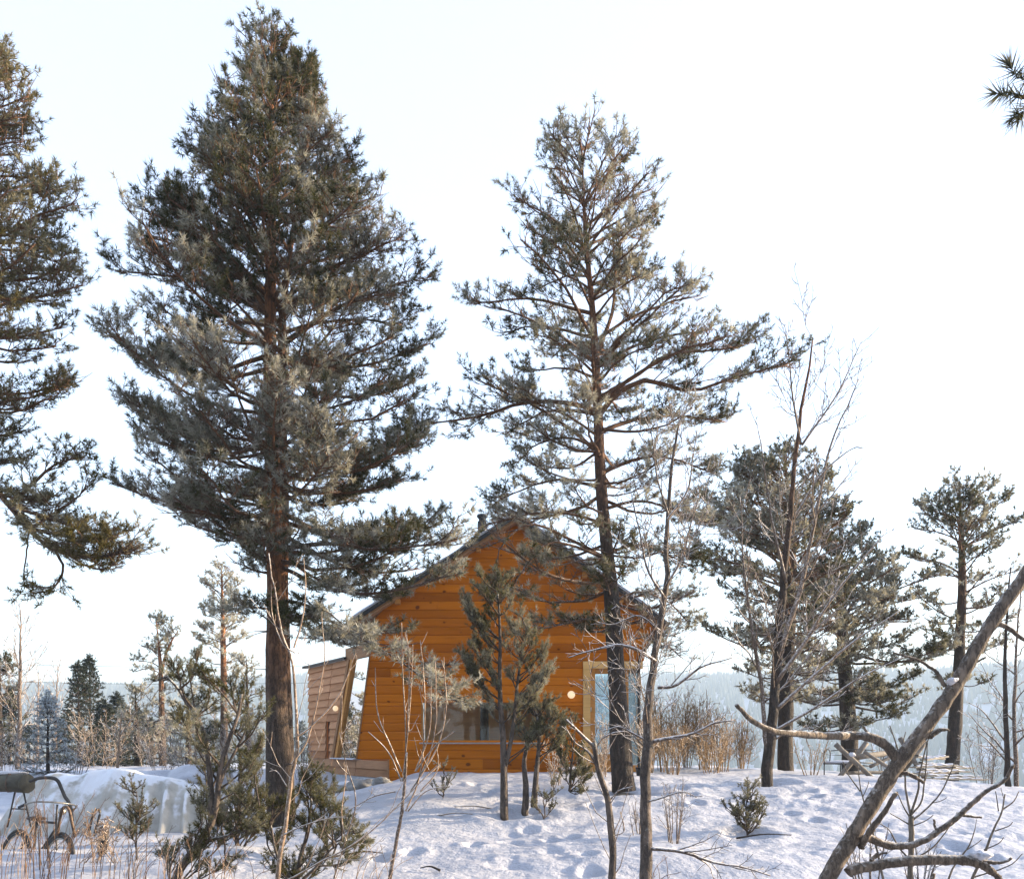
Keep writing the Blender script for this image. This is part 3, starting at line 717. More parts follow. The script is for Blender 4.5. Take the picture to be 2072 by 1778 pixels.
# ---- leafless trees and shrubs
def grow(T, poly, r0, r1, lv, rng, pr, tips=None):
    k = len(poly); T.add(poly, np.linspace(r0, r1, k), 8 if r0 > .03 else (5 if r0 > .012 else 3), lv)
    if lv >= pr['max']:
        return
    L_ = np.linalg.norm(np.diff(poly, axis=0), axis=1).sum(); n = int(L_ * pr['per'][lv] * rng.uniform(.8, 1.2) + .5)
    t0 = pr['t0'][lv]; tt = t0 + (1 - t0) * (np.arange(n) + rng.random(n)) / max(n, 1); ph = rng.random() * 6.28
    for t in tt:
        f = min(t * (k - 1), k - 1.0001); i = int(f); p = poly[i] + (poly[i + 1] - poly[i]) * (f - i)
        d = poly[i + 1] - poly[i]; d = d / max(np.linalg.norm(d), 1e-9)
        a = np.cross(d, (0.13, .07, 1.0) if abs(d[2]) < .9 else (1., .1, 0)); a /= np.linalg.norm(a); b = np.cross(d, a); ph += 2.4 + rng.normal() * .5
        an = R(pr['ang'][lv] + rng.normal() * 10); q = d * math.cos(an) + (a * math.cos(ph) + b * math.sin(ph)) * math.sin(an)
        ln = np.clip(L_ * pr['len'][lv] * (1.1 - .75 * t) * rng.uniform(.55, 1.3), pr.get('lmin', .05), pr.get('lmax', 3.0))
        kk = 6 if lv == 0 else 4; u = np.linspace(0, 1, kk)[:, None]
        c = p + q * ln * u + np.array((0, 0, 1.)) * ln * pr['up'][lv] * u ** 1.8 + wiggle(rng, kk, ln * pr.get('wig', .06))
        rr = max(pr['rmin'], (r0 + (r1 - r0) * t) * pr.get('rk', .55))
        grow(T, c, rr, max(pr['rmin'] * .7, rr * .35), lv + 1, rng, pr, tips)
    if tips is not None: tips.append(poly[-1])

def bare_tree(name, label, limbs, d, seed, mats, pr, cat='tree', group=None, first='trunk'):
    """limbs: list of (sight points, r0, r1, level); the first is the trunk"""
    rng = np.random.default_rng(seed); T = Tubes(); TB = Tubes()
    w0 = [P(*(q if len(q) == 3 else (*q, d))) for q in limbs[0][0]]
    root = empty(name, w0[0], label, cat, group)
    for li, (pts, r0, r1, lv) in enumerate(limbs):
        w = [P(*(q if len(q) == 3 else (*q, d))) for q in pts]; n = max(6, len(pts) * 4)
        poly = crom(w, n); L_ = np.linalg.norm(poly[-1] - poly[0]); poly = poly + wiggle(rng, n, L_ * .004)
        if li == 0:
            T.add(poly, np.linspace(r0, r1, n), 10, 0)
            grow(TB, poly, r0 * .3, r1 * .5, lv, rng, pr)
        else: grow(TB, poly, r0, r1, lv, rng, pr)
    T.build(first, mats[0], root); TB.build('branches', mats[1], root)
    return root

# ---- materials for the trees
M_PBARK = bark_mat('pine_bark', (.085, .06, .045), (.30, .13, .055), .0, 2.0, 4.8, 11)
M_PBARK_D = bark_mat('dark_pine_bark', (.055, .04, .032), (.22, .10, .048), .0, 4.0, 8.5, 12)
M_PBR = bark_mat('pine_limb', (.07, .046, .032), (.17, .085, .043), .12, 2.0, 6.0, 30, .4)
M_ND = needle_mat('rimed_needles', (.046, .049, .013), (.46, .45, .415), .38)
M_ND_SUN = needle_mat('sunlit_tone_needles', (.095, .08, .02), (.42, .385, .29), .40)  # gold of the low sun put into the needle and frost colours
M_ND_W = needle_mat('white_rimed_needles', (.08, .085, .04), (.52, .50, .455), .34)
M_ND_S = needle_mat('spruce_needles', (.026, .034, .016), (.45, .50, .55), .2)
M_ND_J = needle_mat('juniper_needles', (.068, .067, .017), (.45, .435, .37), .36)
M_TWIG = bark_mat('rimed_twig', (.15, .11, .085), (.19, .14, .105), .72, 0, 8, 40, .3, (.66, .62, .60))
M_TWIG_L = bark_mat('pale_twig', (.28, .20, .14), (.32, .23, .165), .72, 0, 8, 40, .3, (.70, .64, .58))
M_TWIG_T = bark_mat('tan_twig', (.32, .21, .105), (.38, .25, .135), .55, 0, 8, 40, .2, (.68, .58, .46))
M_LICHEN = bark_mat('lichen_bark', (.12, .095, .08), (.13, .10, .08), .50, 0, 8, 16, .6, (.50, .50, .46))
M_DEAD = bark_mat('grey_dead_wood', (.19, .15, .115), (.24, .19, .15), .30, 0, 4, 22, .7, (.70, .66, .62))

# ================================================================== TREES: the individuals
# tall twin-stemmed pine
pine('tallest pine with twin trunks and a broad frosted crown', [
    ([(566, 1700), (564, 1540), (559, 1400), (559, 1200), (553, 1050), (549, 850), (546, 700), (548, 520), (551, 330), (549, 150), (549, 42)], [.21, .2, .16, .14, .128, .112, .095, .078, .055, .028, .008]),
    ([(582, 1700, 14.25), (577, 1450, 14.3), (572, 1200, 14.4), (573, 1050, 14.4), (571, 850, 14.4), (569, 700, 14.4), (580, 560, 14.4), (600, 430, 14.5), (615, 330, 14.5)], [.13, .12, .10, .092, .085, .072, .055, .035, .012])],
    [(50, 543, 556), (80, 525, 576), (110, 498, 600), (150, 487, 625), (200, 450, 630), (250, 405, 680), (300, 385, 712), (350, 360, 750), (385, 350, 755), (430, 300, 735), (490, 240, 830), (560, 235, 880), (620, 175, 905), (680, 200, 893), (740, 210, 860), (830, 192, 915), (900, 250, 918), (960, 240, 918), (1000, 262, 938), (1050, 330, 932), (1090, 450, 920), (1120, 520, 905), (1160, 560, 880)],
    14.0, 11, (M_PBARK, M_PBR, M_ND), (.36, .75), 1.28, 25, .0078, gap=.27, per=(6, 8), s2=.145, s3=.075, bare=14, tufts=2, depth=.95, fill=.94, ragged=.25, clump=.20,
    heroes=[([(575, 1150), (640, 1180, 13.4), (720, 1200, 12.9), (820, 1190, 12.6), (885, 1170, 12.5)], .035, 1.0),
            ([(575, 1110), (660, 1100, 13.6), (760, 1110, 13.0), (860, 1100, 12.7), (925, 1090, 12.6)], .04, 1.0),
            ([(575, 1215), (620, 1225, 13.6), (680, 1265, 13.0), (745, 1300, 12.5), (820, 1345, 12.2), (900, 1408, 12.0)], .03, .95),
            ([(570, 1250), (610, 1260, 13.3), (660, 1290, 12.8), (720, 1310, 12.5)], .02, 1.3),
            ([(560, 1240), (535, 1230, 13.5), (500, 1225, 13.0), (475, 1235, 12.8)], .025, 1.5),
            ([(560, 1290), (570, 1260, 13.4), (600, 1250, 12.9), (625, 1250, 12.7)], .02, 1.6),
            ([(545, 1060), (470, 1050, 13.5), (400, 1030, 13.2), (320, 1010, 13.0), (235, 980, 13.0)], .035, .8),
            ([(555, 1180), (510, 1090), (470, 1100), (440, 1100)], .02, .8)])
# second pine, in front of the entrance
pine('dark-barked pine standing in front of the glazed entrance, sparse open crown', [
    ([(1262, 1600), (1259, 1570), (1249, 1400), (1236, 1200), (1217, 1000), (1210, 850), (1203, 700), (1196, 600), (1186, 500), (1180, 400), (1176, 300), (1165, 248)], [.20, .175, .14, .125, .105, .095, .08, .066, .05, .036, .02, .006])],
    [(256, 1140, 1262), (275, 1125, 1272), (300, 1090, 1283), (350, 1082, 1340), (410, 1020, 1368), (480, 1025, 1410), (520, 1060, 1400), (545, 965, 1385), (580, 910, 1480), (650, 935, 1505), (700, 965, 1520), (730, 945, 1600), (770, 925, 1605), (810, 900, 1580), (850, 850, 1555), (875, 1010, 1540), (930, 1045, 1520), (1000, 1000, 1460), (1060, 960, 1440), (1110, 965, 1450), (1160, 1010, 1440), (1220, 1050, 1420), (1300, 1150, 1400), (1330, 1180, 1370)],
    15.0, 23, (M_PBARK_D, M_PBR, M_ND), (.36, .75), 1.28, 25, .0078, gap=.42, per=(4, 7), s2=.17, s3=.075, tufts=2, elev=((0, 38), (.3, 18), (.6, 4), (1, -8)), fill=.93, bare=10, ragged=.4, clump=.34,
    heroes=[([(1208, 832), (1150, 815), (1060, 816), (960, 845), (835, 862)], .045, 1.0),
            ([(1212, 840), (1240, 805), (1300, 770), (1400, 790), (1500, 760), (1605, 735)], .05, 1.0),
            ([(1200, 740), (1235, 650), (1245, 600), (1250, 520), (1275, 440)], .045, .9),
            ([(1232, 1170), (1180, 1180, 14.6), (1110, 1165, 14.2), (1040, 1120, 13.9), (1000, 1085, 13.8)], .035, 1.0),
            ([(1235, 1240), (1180, 1250, 14.5), (1120, 1265, 14.2), (1085, 1270, 14.0)], .025, 1.1),
            ([(1228, 1130), (1150, 1090, 14.4), (1070, 1060, 14.0), (1010, 1110, 13.8), (1005, 1180, 13.7)], .03, .8),
            ([(1228, 1130), (1170, 1110, 14.3), (1110, 1100, 14.0), (1060, 1150, 13.8), (1035, 1190, 13.7)], .03, .7),
            ([(1215, 960), (1280, 930), (1350, 925), (1440, 955)], .035, 1.2), ([(1220, 1030), (1290, 1015), (1360, 1030), (1430, 1060)], .032, 1.2), ([(1230, 1120, 15.1), (1290, 1100, 15.5), (1350, 1120, 15.9), (1410, 1150, 16.2)], .03, 1.3), ([(1240, 1220, 15.1), (1290, 1195, 15.5), (1350, 1215, 15.9), (1395, 1260, 16.1)], .028, 1.4),
            ([(1246, 1310, 15.1), (1290, 1290, 15.6), (1340, 1300, 15.9), (1375, 1330, 16.1)], .022, 1.4), ([(1212, 905), (1150, 885), (1090, 895), (1052, 925)], .03, 1.2), ([(1218, 985), (1130, 970), (1060, 990), (1005, 1015)], .03, 1.2), ([(1225, 1060, 14.9), (1150, 1040, 14.6), (1080, 1040, 14.4), (985, 1065, 14.2)], .03, 1.1),
            ([(1238, 1130), (1180, 1133, 14.4), (1120, 1142, 14.2), (1096, 1125, 14.0)], .022, 0)])
# pine whose trunk stands just outside the picture
pine('golden-lit pine at the edge of the picture, only its outer boughs showing', [
    ([(-120, 1760), (-118, 1500), (-112, 1100), (-105, 800), (-95, 500), (-85, 250), (-75, 60)], [.20, .19, .16, .13, .10, .06, .01])],
    [(60, -95, -55), (120, -150, 8), (170, -180, 58), (260, -220, 60), (320, -260, 60), (345, -280, 110), (380, -300, 142), (450, -320, 145), (540, -340, 150), (640, -350, 145), (700, -350, 140), (770, -340, 160), (810, -320, 120), (840, -300, 60)],
    12.0, 37, (M_PBARK, M_PBR, M_ND_SUN), (.24, .5), 1.15, 22, .0085, gap=.21, per=(8, 10), s2=.15, s3=.09, tufts=2, side=-.25,
    heroes=[([(-112, 960), (-40, 960), (20, 1020), (60, 1070), (110, 1110), (190, 1125), (258, 1112)], .05, 2.6),
            ([(20, 1020), (70, 980), (120, 940), (165, 925)], .03, 2.6), ([(60, 1070), (90, 1050), (150, 1010), (172, 985)], .025, 2.4),
            ([(-112, 940), (-60, 900), (-10, 880), (38, 872)], .035, 2.5), ([(-112, 1000), (-60, 960), (-10, 940), (40, 930)], .03, 2.5), ([(20, 1020), (80, 1040), (140, 1060), (200, 1070)], .03, 2.6), ([(-112, 980), (-50, 990), (10, 1000), (60, 1010), (110, 1000)], .03, 2.6), ([(60, 1070), (120, 1080), (190, 1095), (240, 1085)], .03, 2.6), ([(110, 1110), (130, 1150), (110, 1190), (70, 1200)], .02, 1.6), ([(110, 1100), (180, 1150), (220, 1150), (245, 1135)], .02, 1.6),
            ([(60, 1070), (60, 1120), (55, 1180), (65, 1200)], .012, .25)])
# pines on the brow of the hill
pine('bluish pine behind the bare tree, its reddish trunk beside it', [
    ([(1590, 1590), (1588, 1500), (1592, 1350), (1600, 1200), (1598, 1050), (1585, 905)], [.19, .17, .15, .12, .08, .01])],
    [(910, 1560, 1600), (950, 1500, 1640), (1000, 1455, 1690), (1060, 1395, 1705), (1110, 1400, 1710), (1160, 1410, 1700), (1240, 1415, 1700), (1320, 1430, 1690), (1400, 1470, 1670), (1440, 1520, 1650)],
    21.0, 41, (M_PBARK_D, M_PBR, M_ND), (.44, .65), 1.4, 14, .017, gap=.34, per=(6, 8), s2=.18, s3=.095, tufts=2, ragged=.25, bare=6, fill=1.1)
pine('spreading pine on the brow behind the log trestle', [
    ([(1722, 1600), (1718, 1500), (1712, 1400), (1705, 1300), (1702, 1180), (1700, 1075)], [.24, .215, .19, .15, .10, .012])],
    [(1070, 1670, 1730), (1110, 1640, 1800), (1160, 1600, 1850), (1210, 1570, 1885), (1260, 1590, 1900), (1310, 1600, 1920), (1360, 1600, 1910), (1420, 1560, 1870), (1470, 1600, 1790)],
    24.0, 43, (M_PBARK_D, M_PBR, M_ND), (.42, .65), 1.45, 14, .018, gap=.36, per=(6, 8), s2=.18, s3=.095, tufts=2, ragged=.25, bare=6, fill=1.1)
pine('tall slim-stemmed pine near the dead leaning trunk, flat open crown', [
    ([(1922, 1600), (1926, 1540), (1936, 1400), (1946, 1200), (1944, 1080), (1940, 972)], [.19, .17, .14, .115, .07, .01])],
    [(972, 1895, 1965), (1000, 1870, 2035), (1050, 1855, 2045), (1100, 1825, 2060), (1150, 1822, 2062), (1210, 1850, 2070), (1280, 1870, 2050), (1340, 1900, 2000), (1400, 1880, 1985)],
    24.0, 47, (M_PBARK_D, M_PBR, M_ND), (.44, .65), 1.45, 14, .018, gap=.48, per=(5, 7), s2=.18, s3=.095, tufts=2, bare=8, ragged=.3)
# left middle distance
FROSTG = 'frosted conifers beyond the clearing'
pine('small slender pine white with frost beyond the big juniper', [
    ([(452, 1600), (453, 1500), (452, 1350), (448, 1140)], [.14, .12, .09, .01])],
    [(1138, 440, 456), (1180, 415, 485), (1230, 408, 492), (1280, 385, 500), (1330, 390, 490), (1400, 400, 480), (1450, 410, 480)],
    30.0, 53, (M_PBARK, M_PBR, M_ND_W), (.75, .35), 1.5, 9, .022, gap=.38, s2=.2, s3=.12, tufts=3, elev=((0, 40), (.5, 15), (1, -5)), group=FROSTG)
pine('thin crooked pine with a gappy frosted crown and leaning side top', [
    ([(330, 1600), (328, 1500), (326, 1400), (324, 1340), (316, 1256)], [.13, .11, .09, .06, .01]), ([(326, 1360), (336, 1320), (348, 1295), (360, 1275)], [.05, .04, .03, .01])],
    [(1255, 300, 326), (1290, 305, 340), (1330, 262, 345), (1370, 250, 345), (1420, 255, 360), (1470, 235, 390), (1510, 250, 420)],
    29.0, 59, (M_PBARK, M_PBR, M_ND_W), (.6, .4), 1.4, 9, .022, gap=.45, per=(3, 5), s2=.2, s3=.12, tufts=3, group=FROSTG)
pine('dark pine cut by the picture edge beyond the clearing', [([(-6, 1620), (-4, 1500), (0, 1330)], [.16, .13, .01])],
    [(1330, -10, 12), (1370, -40, 30), (1420, -60, 42), (1480, -70, 48), (1530, -70, 40)], 30.0, 61, (M_PBARK_D, M_PBR, M_ND), (.35, .4), 1.5, 9, .022, gap=.38, s2=.2, s3=.12, tufts=3, group=FROSTG)

def spruce(label, top, base, halfw, d, seed, frost, mt=None, size=1.3, group=None, K=8, gap=.26, wid=.022, layers=None, name='spruce_tree'):
    rng = np.random.default_rng(seed); T = Tubes(); TB = Tubes()
    b = P(*base, d); t = P(*top, d); hgt = t[2] - b[2]; hw = halfw / F0 * d
    root = empty(name, b, label, 'tree', group)
    T.add(crom([b, (b + t) / 2, t], 12), np.linspace(.018 * hgt + .02, .008, 12), 8); mains = []
    z = hgt * .98
    while z > hgt * .04:
        f = 1 - z / hgt; L0 = hw * f ** 1.1 * 1.2 + .015
        n = rng.integers(6, 9); a0 = rng.random() * 6.28
        for k in range(n):
            a = a0 + k * 6.283 / n + rng.normal() * .15; L_ = L0 * rng.uniform(.75, 1.12); u = np.linspace(0, 1, 7)[:, None]
            p0 = b + (t - b) * (z / hgt); q = np.array((math.cos(a), math.sin(a), .25 - .55 * f)); poly = p0 + q * L_ * u + np.array((0, 0, 1)) * L_ * .25 * u ** 3 + wiggle(rng, 7, L_ * .015)
            r0 = .008 + .01 * L_; TB.add(poly, np.linspace(r0, .005, 7), 4); mains.append((poly, r0, 1.0))
        z -= gap * (.5 + f) * rng.uniform(.85, 1.2)
    Pn, Dn = foliate(TB, mains, rng, s2=.15, l2=.26, t2=.12, s3=.10, l3=(.08, .18), up2=-.10, up3=-.1, tufts=2, lmin=.05)
    T.build('trunk', M_PBARK_D, root); TB.build('branches', M_PBR, root)
    crown_mesh('crown', Pn, Dn, size, frost[0], frost[1], rng, mt or M_ND_S, root, K, wid, .9, .05)
    return root
SPG = 'dark spruces at the clearing'
spruce('dark pointed spruce standing with a twin at its right', (158, 1345), (160, 1580), 60, 33, 71, (.03, .15), group=SPG)
spruce('taller of the two dark spruces growing side by side', (180, 1333), (185, 1580), 64, 34, 73, (.03, .15), group=SPG)
spruce('low dark spruce right of the twin spruces', (236, 1408), (236, 1570), 54, 36, 74, (.02, .15), group=SPG)
spruce('broad low spruce in shade left of the crooked pine', (280, 1440), (282, 1570), 66, 38, 75, (.04, .2), group=SPG)
spruce('small dark spruce between the crooked pine and the big juniper', (395, 1420), (395, 1570), 60, 40, 76, (.3, .3), group=SPG)
spruce('dark spruce squeezed between the twin spruces and the frost white tree', (212, 1425), (212, 1580), 58, 31, 171, (.03, .15), group=SPG)
spruce('low dark spruce at the foot of the crooked pine', (305, 1465), (305, 1575), 62, 30, 172, (.05, .2), group=SPG)
spruce('dark spruce between the picture edge and the thin leafless tree', (18, 1405), (18, 1580), 58, 33, 173, (.05, .2), group=SPG)
spruce('shaded spruce under the white pine', (430, 1470), (430, 1575), 62, 31, 174, (.08, .25), group=SPG)
for x_, yt_, d_, hw_, lb_ in ((500, 1330, 27, 46, 'frosted pine half hidden by the tall pine trunk'), (275, 1385, 30, 40, 'frosted young pine right of the frost white tree'), (380, 1400, 26, 42, 'frosted bushy pine behind the large ragged juniper')):
    pine(lb_, [([(x_, 1600), (x_ + 1, 1500), (x_ - 2, yt_)], [.10, .08, .01])], [(yt_, x_ - 6, x_ + 6), (yt_ + 40, x_ - hw_ * .55, x_ + hw_ * .5), (yt_ + 90, x_ - hw_ * .8, x_ + hw_ * .85), (1480, x_ - hw_, x_ + hw_), (1530, x_ - hw_ * .8, x_ + hw_)], d_, 400 + x_, (M_PBARK_D, M_PBR, M_ND_W), (.55, .5), 1.4, 9, .022, gap=.42, per=(4, 6), s2=.22, s3=.13, tufts=2, group=FROSTG)
spruce('young spruce with snow loaded boughs and a bare leader', (96, 1412), (97, 1600), 62, 20, 79, (.60, .45), size=.9, gap=.17, wid=.016)
for i, (x, y, hw, d_, fr, lb) in enumerate(((60, 1470, 36, 52, .3, 'far small spruce behind the young snowy spruce'), (130, 1455, 40, 58, .15, 'far small spruce behind the dark twin spruces'),
        (345, 1455, 40, 50, .4, 'far small frosted spruce behind the crooked pine'), (505, 1440, 40, 55, .5, 'far frosted spruce right of the white pine'), (610, 1465, 30, 60, .4, 'far frosted spruce between the tall pine and the annex'))):
    spruce(lb, (x, y), (x, 1555), hw, d_, 90 + i, (fr, .3), size=2.0, K=7, wid=.035, gap=.5, group='far small spruces')

# overhanging bough of a pine that stands beside the photographer
rng = np.random.default_rng(7)
root = empty('pine_tree', (3.2, 3.3, gz(3.2, 3.3)), 'pine beside the photographer, one dark bough tip reaching in at the upper corner', 'tree')
T = Tubes(); stem(T, [(3.2, 3.3, gz(3.2, 3.3) - .2), (3.15, 3.35, 2.5), (3.2, 3.3, 5.5), (3.2, 3.3, 7.5)], [.14, .12, .09, .03]); T.build('trunk', M_PBARK, root)
TB = Tubes(); mains = []
tipp = P(2052, 195, 3.3); 
for tgt, r_ in ((tipp, .02), (np.array((4.6, 3.6, 4.6)), .03), (np.array((3.6, 4.6, 5.6)), .03), (np.array((4.4, 2.6, 5.4)), .03), (np.array((3.0, 2.2, 6.2)), .03), (np.array((3.9, 3.9, 6.6)), .02)):
    s0 = np.array((3.2, 3.3, tgt[2] - .35)); poly = crom([s0, (s0 + tgt) / 2 + np.array((0, 0, .06)), tgt], 9); TB.add(poly, np.linspace(r_, .006, 9), 6)
    if tgt is not tipp: mains.append((poly, r_, .7))
Pn, Dn = foliate(TB, mains, rng, tufts=2)
ex = np.array([P(2058, 160, 3.3), P(2046, 190, 3.3), P(2060, 225, 3.3), P(2068, 195, 3.28), P(2075, 170, 3.3), P(2080, 210, 3.3)]); ed = np.array([(-.5, 0, .8), (-1, .1, .1), (-.7, 0, -.8), (-.9, -.3, 0), (-.3, .2, .9), (-.4, .2, -.7)])
TB.build('branches', M_PBR, root)
crown_mesh('crown', Pn, Dn, 1.1, .3, .3, rng, M_ND, root, 10, .012, 1.0, .066)
crown_mesh('bough_tip', ex, ed, 1.0, .15, .2, rng, M_ND, root, 60, .0040, 1.0, .066)

# ================================================================== JUNIPERS
M_JBR = bark_mat('juniper_limb', (.07, .05, .036), (.09, .06, .04), .05, 0, 8, 30, .3)
def juniper(label, stems, tips, d, seed, frost=(.22, .35), size=.55, K=14, wid=.016, s2=.10, l2=.3, tufts=3, mt=None, group='junipers', base=None, nl=.05, spread=1.0, s3=.042, l3=(.03, .09)):
    """stems: (points, r0, r1); tips: (x, y, length of the spray, depth shift) each linked down to the nearest stem"""
    rng = np.random.default_rng(seed); T = Tubes(); TB = Tubes()
    sp = []
    for pts, r0, r1 in stems:
        w = crom([P(*(q if len(q) == 3 else (*q, d))) for q in pts], 20); w = w + wiggle(rng, 20, .006); T.add(w, np.linspace(r0, r1, 20), 7); sp.append(w)
    root = empty('juniper', sp[0][0], label, 'juniper', group)
    allp = np.vstack(sp); mains = []
    for tx, ty, *rest in tips:
        dd = (rest[0] if rest else 0) ; tip = P(tx, ty, d + dd)
        dz = tip[2] - allp[:, 2]; dh = np.hypot(allp[:, 0] - tip[0], allp[:, 1] - tip[1])
        cost = np.abs(dz - dh * 1.1) + dh * .4; s0 = allp[np.argmin(cost + rng.random(len(allp)) * .08)]
        mid = s0 * .5 + tip * .5 + np.array((0, 0, -.06 * np.linalg.norm(tip - s0))) + rng.normal(size=3) * .02
        poly = crom([s0, mid, tip], 9) + wiggle(rng, 9, .008); TB.add(poly, np.linspace(.012, .004, 9), 5); mains.append((poly, .012, 1.0))
    Pn, Dn = foliate(TB, mains, rng, s2=s2, l2=l2, t2=.3, s3=s3, l3=l3, up2=.4, up3=.5, r2=.006, tufts=tufts, ang2=(18, 50))
    T.build('trunk', M_LICHEN, root); TB.build('branches', M_JBR, root)
    crown_mesh('foliage', Pn, Dn, size, frost[0], frost[1], rng, mt or M_ND_J, root, K, wid / size, spread, nl, 3.0)
    return root
rj = random.Random(3)
def fan(cs, n, jx, jy, jd):
    return [(c[0] + rj.uniform(-jx, jx), c[1] + rj.uniform(-jy, jy), rj.uniform(-jd, jd)) for c in cs for _ in range(n)]
juniper('large ragged juniper leaning in the foreground before the tall pine',
    [([(350, 1800), (363, 1756), (428, 1665), (450, 1540), (477, 1464), (488, 1407)], .045, .012), ([(428, 1665), (425, 1560), (409, 1464), (375, 1410), (345, 1372)], .035, .01), ([(440, 1600), (470, 1530), (505, 1470)], .02, .008), ([(400, 1700), (470, 1690), (530, 1640)], .02, .008)],
    fan([(404, 1338), (352, 1352), (425, 1352), (338, 1362), (362, 1395), (395, 1360), (410, 1420), (440, 1400), (470, 1392), (498, 1390), (515, 1440), (360, 1450), (385, 1490), (420, 1480), (455, 1470), (490, 1480), (520, 1500), (400, 1550), (440, 1560), (480, 1550), (510, 1570)], 1, 16, 18, .4) +
    fan([(400, 1640), (470, 1620), (520, 1620), (450, 1690), (510, 1690), (400, 1720), (460, 1745), (350, 1740)], 2, 18, 22, .4), 8.6, 101, (.28, .4), .70, 24, .0045)
juniper('dense low juniper at the foot of the pale sapling',
    [([(600, 1800), (605, 1740), (620, 1680), (630, 1610)], .03, .008), ([(600, 1790), (650, 1740), (690, 1700)], .02, .008), ([(598, 1790), (560, 1730), (545, 1660)], .02, .008)],
    fan([(625, 1575), (640, 1620), (600, 1640), (560, 1640), (545, 1680), (580, 1700), (620, 1690), (660, 1690), (700, 1690), (725, 1720), (680, 1740), (630, 1740), (580, 1750), (545, 1740)], 2, 20, 26, .4), 8.9, 103, (.16, .3), .68, 24, .0045)
juniper('small upright juniper in front of the snow covered tarp', [([(276, 1740), (274, 1680), (273, 1600)], .012, .004)],
    fan([(270, 1603), (272, 1630), (282, 1645), (266, 1655), (280, 1670), (290, 1680), (262, 1685)], 2, 8, 8, .1), 10.0, 107, (.35, .35), .5, 13, .007)
juniper('juniper trained against the gable wall, two bare stems below its crown',
    [([(1020, 1660), (1020, 1600), (1018, 1500), (1011, 1400), (1012, 1300), (1006, 1200)], .062, .012), ([(1022, 1550), (1036, 1480), (1045, 1400), (1058, 1320), (1075, 1260)], .035, .01)],
    fan([(978, 1170), (985, 1205), (1003, 1190), (1018, 1175), (1030, 1215), (960, 1245), (980, 1260), (1005, 1250), (1030, 1260), (1055, 1250), (1070, 1275), (965, 1300), (990, 1310), (1020, 1300), (1050, 1310), (1080, 1300), (1100, 1320), (1060, 1350), (1085, 1370), (1110, 1345), (1035, 1370), (1000, 1380), (985, 1350), (1110, 1380), (1080, 1410), (1100, 1440), (1045, 1430)], 2, 11, 13, .3) +
    fan([(945, 1225), (952, 1250), (940, 1335), (955, 1355), (985, 1420)], 3, 7, 9, .2), GD(1020, 1656), 109, (.34, .45), .78, 17, .006)
juniper('smaller juniper on two leaning stems beneath the long window end',
    [([(1062, 1650), (1063, 1590), (1060, 1535), (1075, 1480)], .055, .02), ([(1080, 1632), (1084, 1560), (1090, 1490), (1085, 1450)], .05, .015)],
    fan([(1060, 1415), (1075, 1430), (1090, 1445), (1110, 1425), (1120, 1450), (1135, 1460), (1060, 1465), (1085, 1480), (1070, 1500), (1100, 1490), (1150, 1470)], 2, 10, 9, .2), GD(1062, 1646), 113, (.38, .4), .75, 20, .006)
juniper('drooping juniper bough mass beside the pale door post', [([(1152, 1600), (1158, 1540), (1165, 1490)], .025, .008)],
    fan([(1150, 1500), (1165, 1520), (1175, 1540), (1160, 1560), (1145, 1570), (1175, 1570), (1135, 1530), (1170, 1595)], 2, 9, 9, .2), 13.6, 115, (.30, .35), .72, 20, .006)
juniper('tuft of low juniper at the foot of the leaning stems', [([(1100, 1660), (1102, 1630), (1105, 1610)], .012, .005)],
    fan([(1095, 1610), (1115, 1605), (1105, 1630), (1120, 1590), (1090, 1640)], 1, 9, 8, .15), GD(1100, 1656), 117, (.36, .3), .6, 13, .008)
juniper('tiny juniper alone on the open snow bank', [([(1512, 1692), (1511, 1650), (1514, 1595)], .014, .004)],
    fan([(1514, 1597), (1512, 1615), (1522, 1630), (1503, 1632), (1495, 1650), (1525, 1650), (1485, 1640), (1535, 1655), (1505, 1665), (1520, 1670)], 2, 6, 7, .12), GD(1512, 1690), 119, (.40, .3), .55, 14, .007)
juniper('dark juniper seedling left of the cabin corner', [([(640, 1640), (641, 1600), (638, 1560)], .012, .004)],
    fan([(638, 1560), (645, 1580), (630, 1590), (650, 1600), (640, 1610), (655, 1625)], 3, 7, 8, .12), GD(640, 1632), 121, (.2, .3), .55, 13, .008)
juniper('bushy juniper behind the large ragged one, below the white pine',
    [([(480, 1730), (482, 1660), (488, 1580), (492, 1520)], .03, .008), ([(481, 1690), (505, 1640), (520, 1590)], .018, .006)],
    fan([(490, 1515), (478, 1550), (505, 1545), (520, 1580), (470, 1600), (500, 1610), (530, 1625), (480, 1650), (515, 1665), (460, 1660), (540, 1670)], 2, 12, 14, .3), 10.8, 125, (.28, .4), .7, 18, .006)
juniper('spreading juniper on the slope between the tall pine and the cabin corner',
    [([(660, 1720), (662, 1680), (668, 1640), (672, 1610)], .022, .006), ([(660, 1715), (690, 1690), (715, 1675)], .014, .005)],
    fan([(670, 1605), (655, 1640), (690, 1640), (705, 1665), (650, 1680), (680, 1690), (725, 1685), (735, 1710)], 2, 10, 11, .25), 10.4, 127, (.22, .35), .66, 18, .006)
# branch of juniper stuck in the snow below the window
juniper('dry grey spruce sprig standing in the snow below the window', [([(896, 1622), (897, 1580), (898, 1545)], .008, .003)],
    fan([(898, 1548), (905, 1570), (890, 1580), (912, 1585), (884, 1595), (895, 1600)], 1, 5, 6, .1), GD(896, 1614), 123, (.6, .3), .5, 12, .008, mt=M_ND_W)

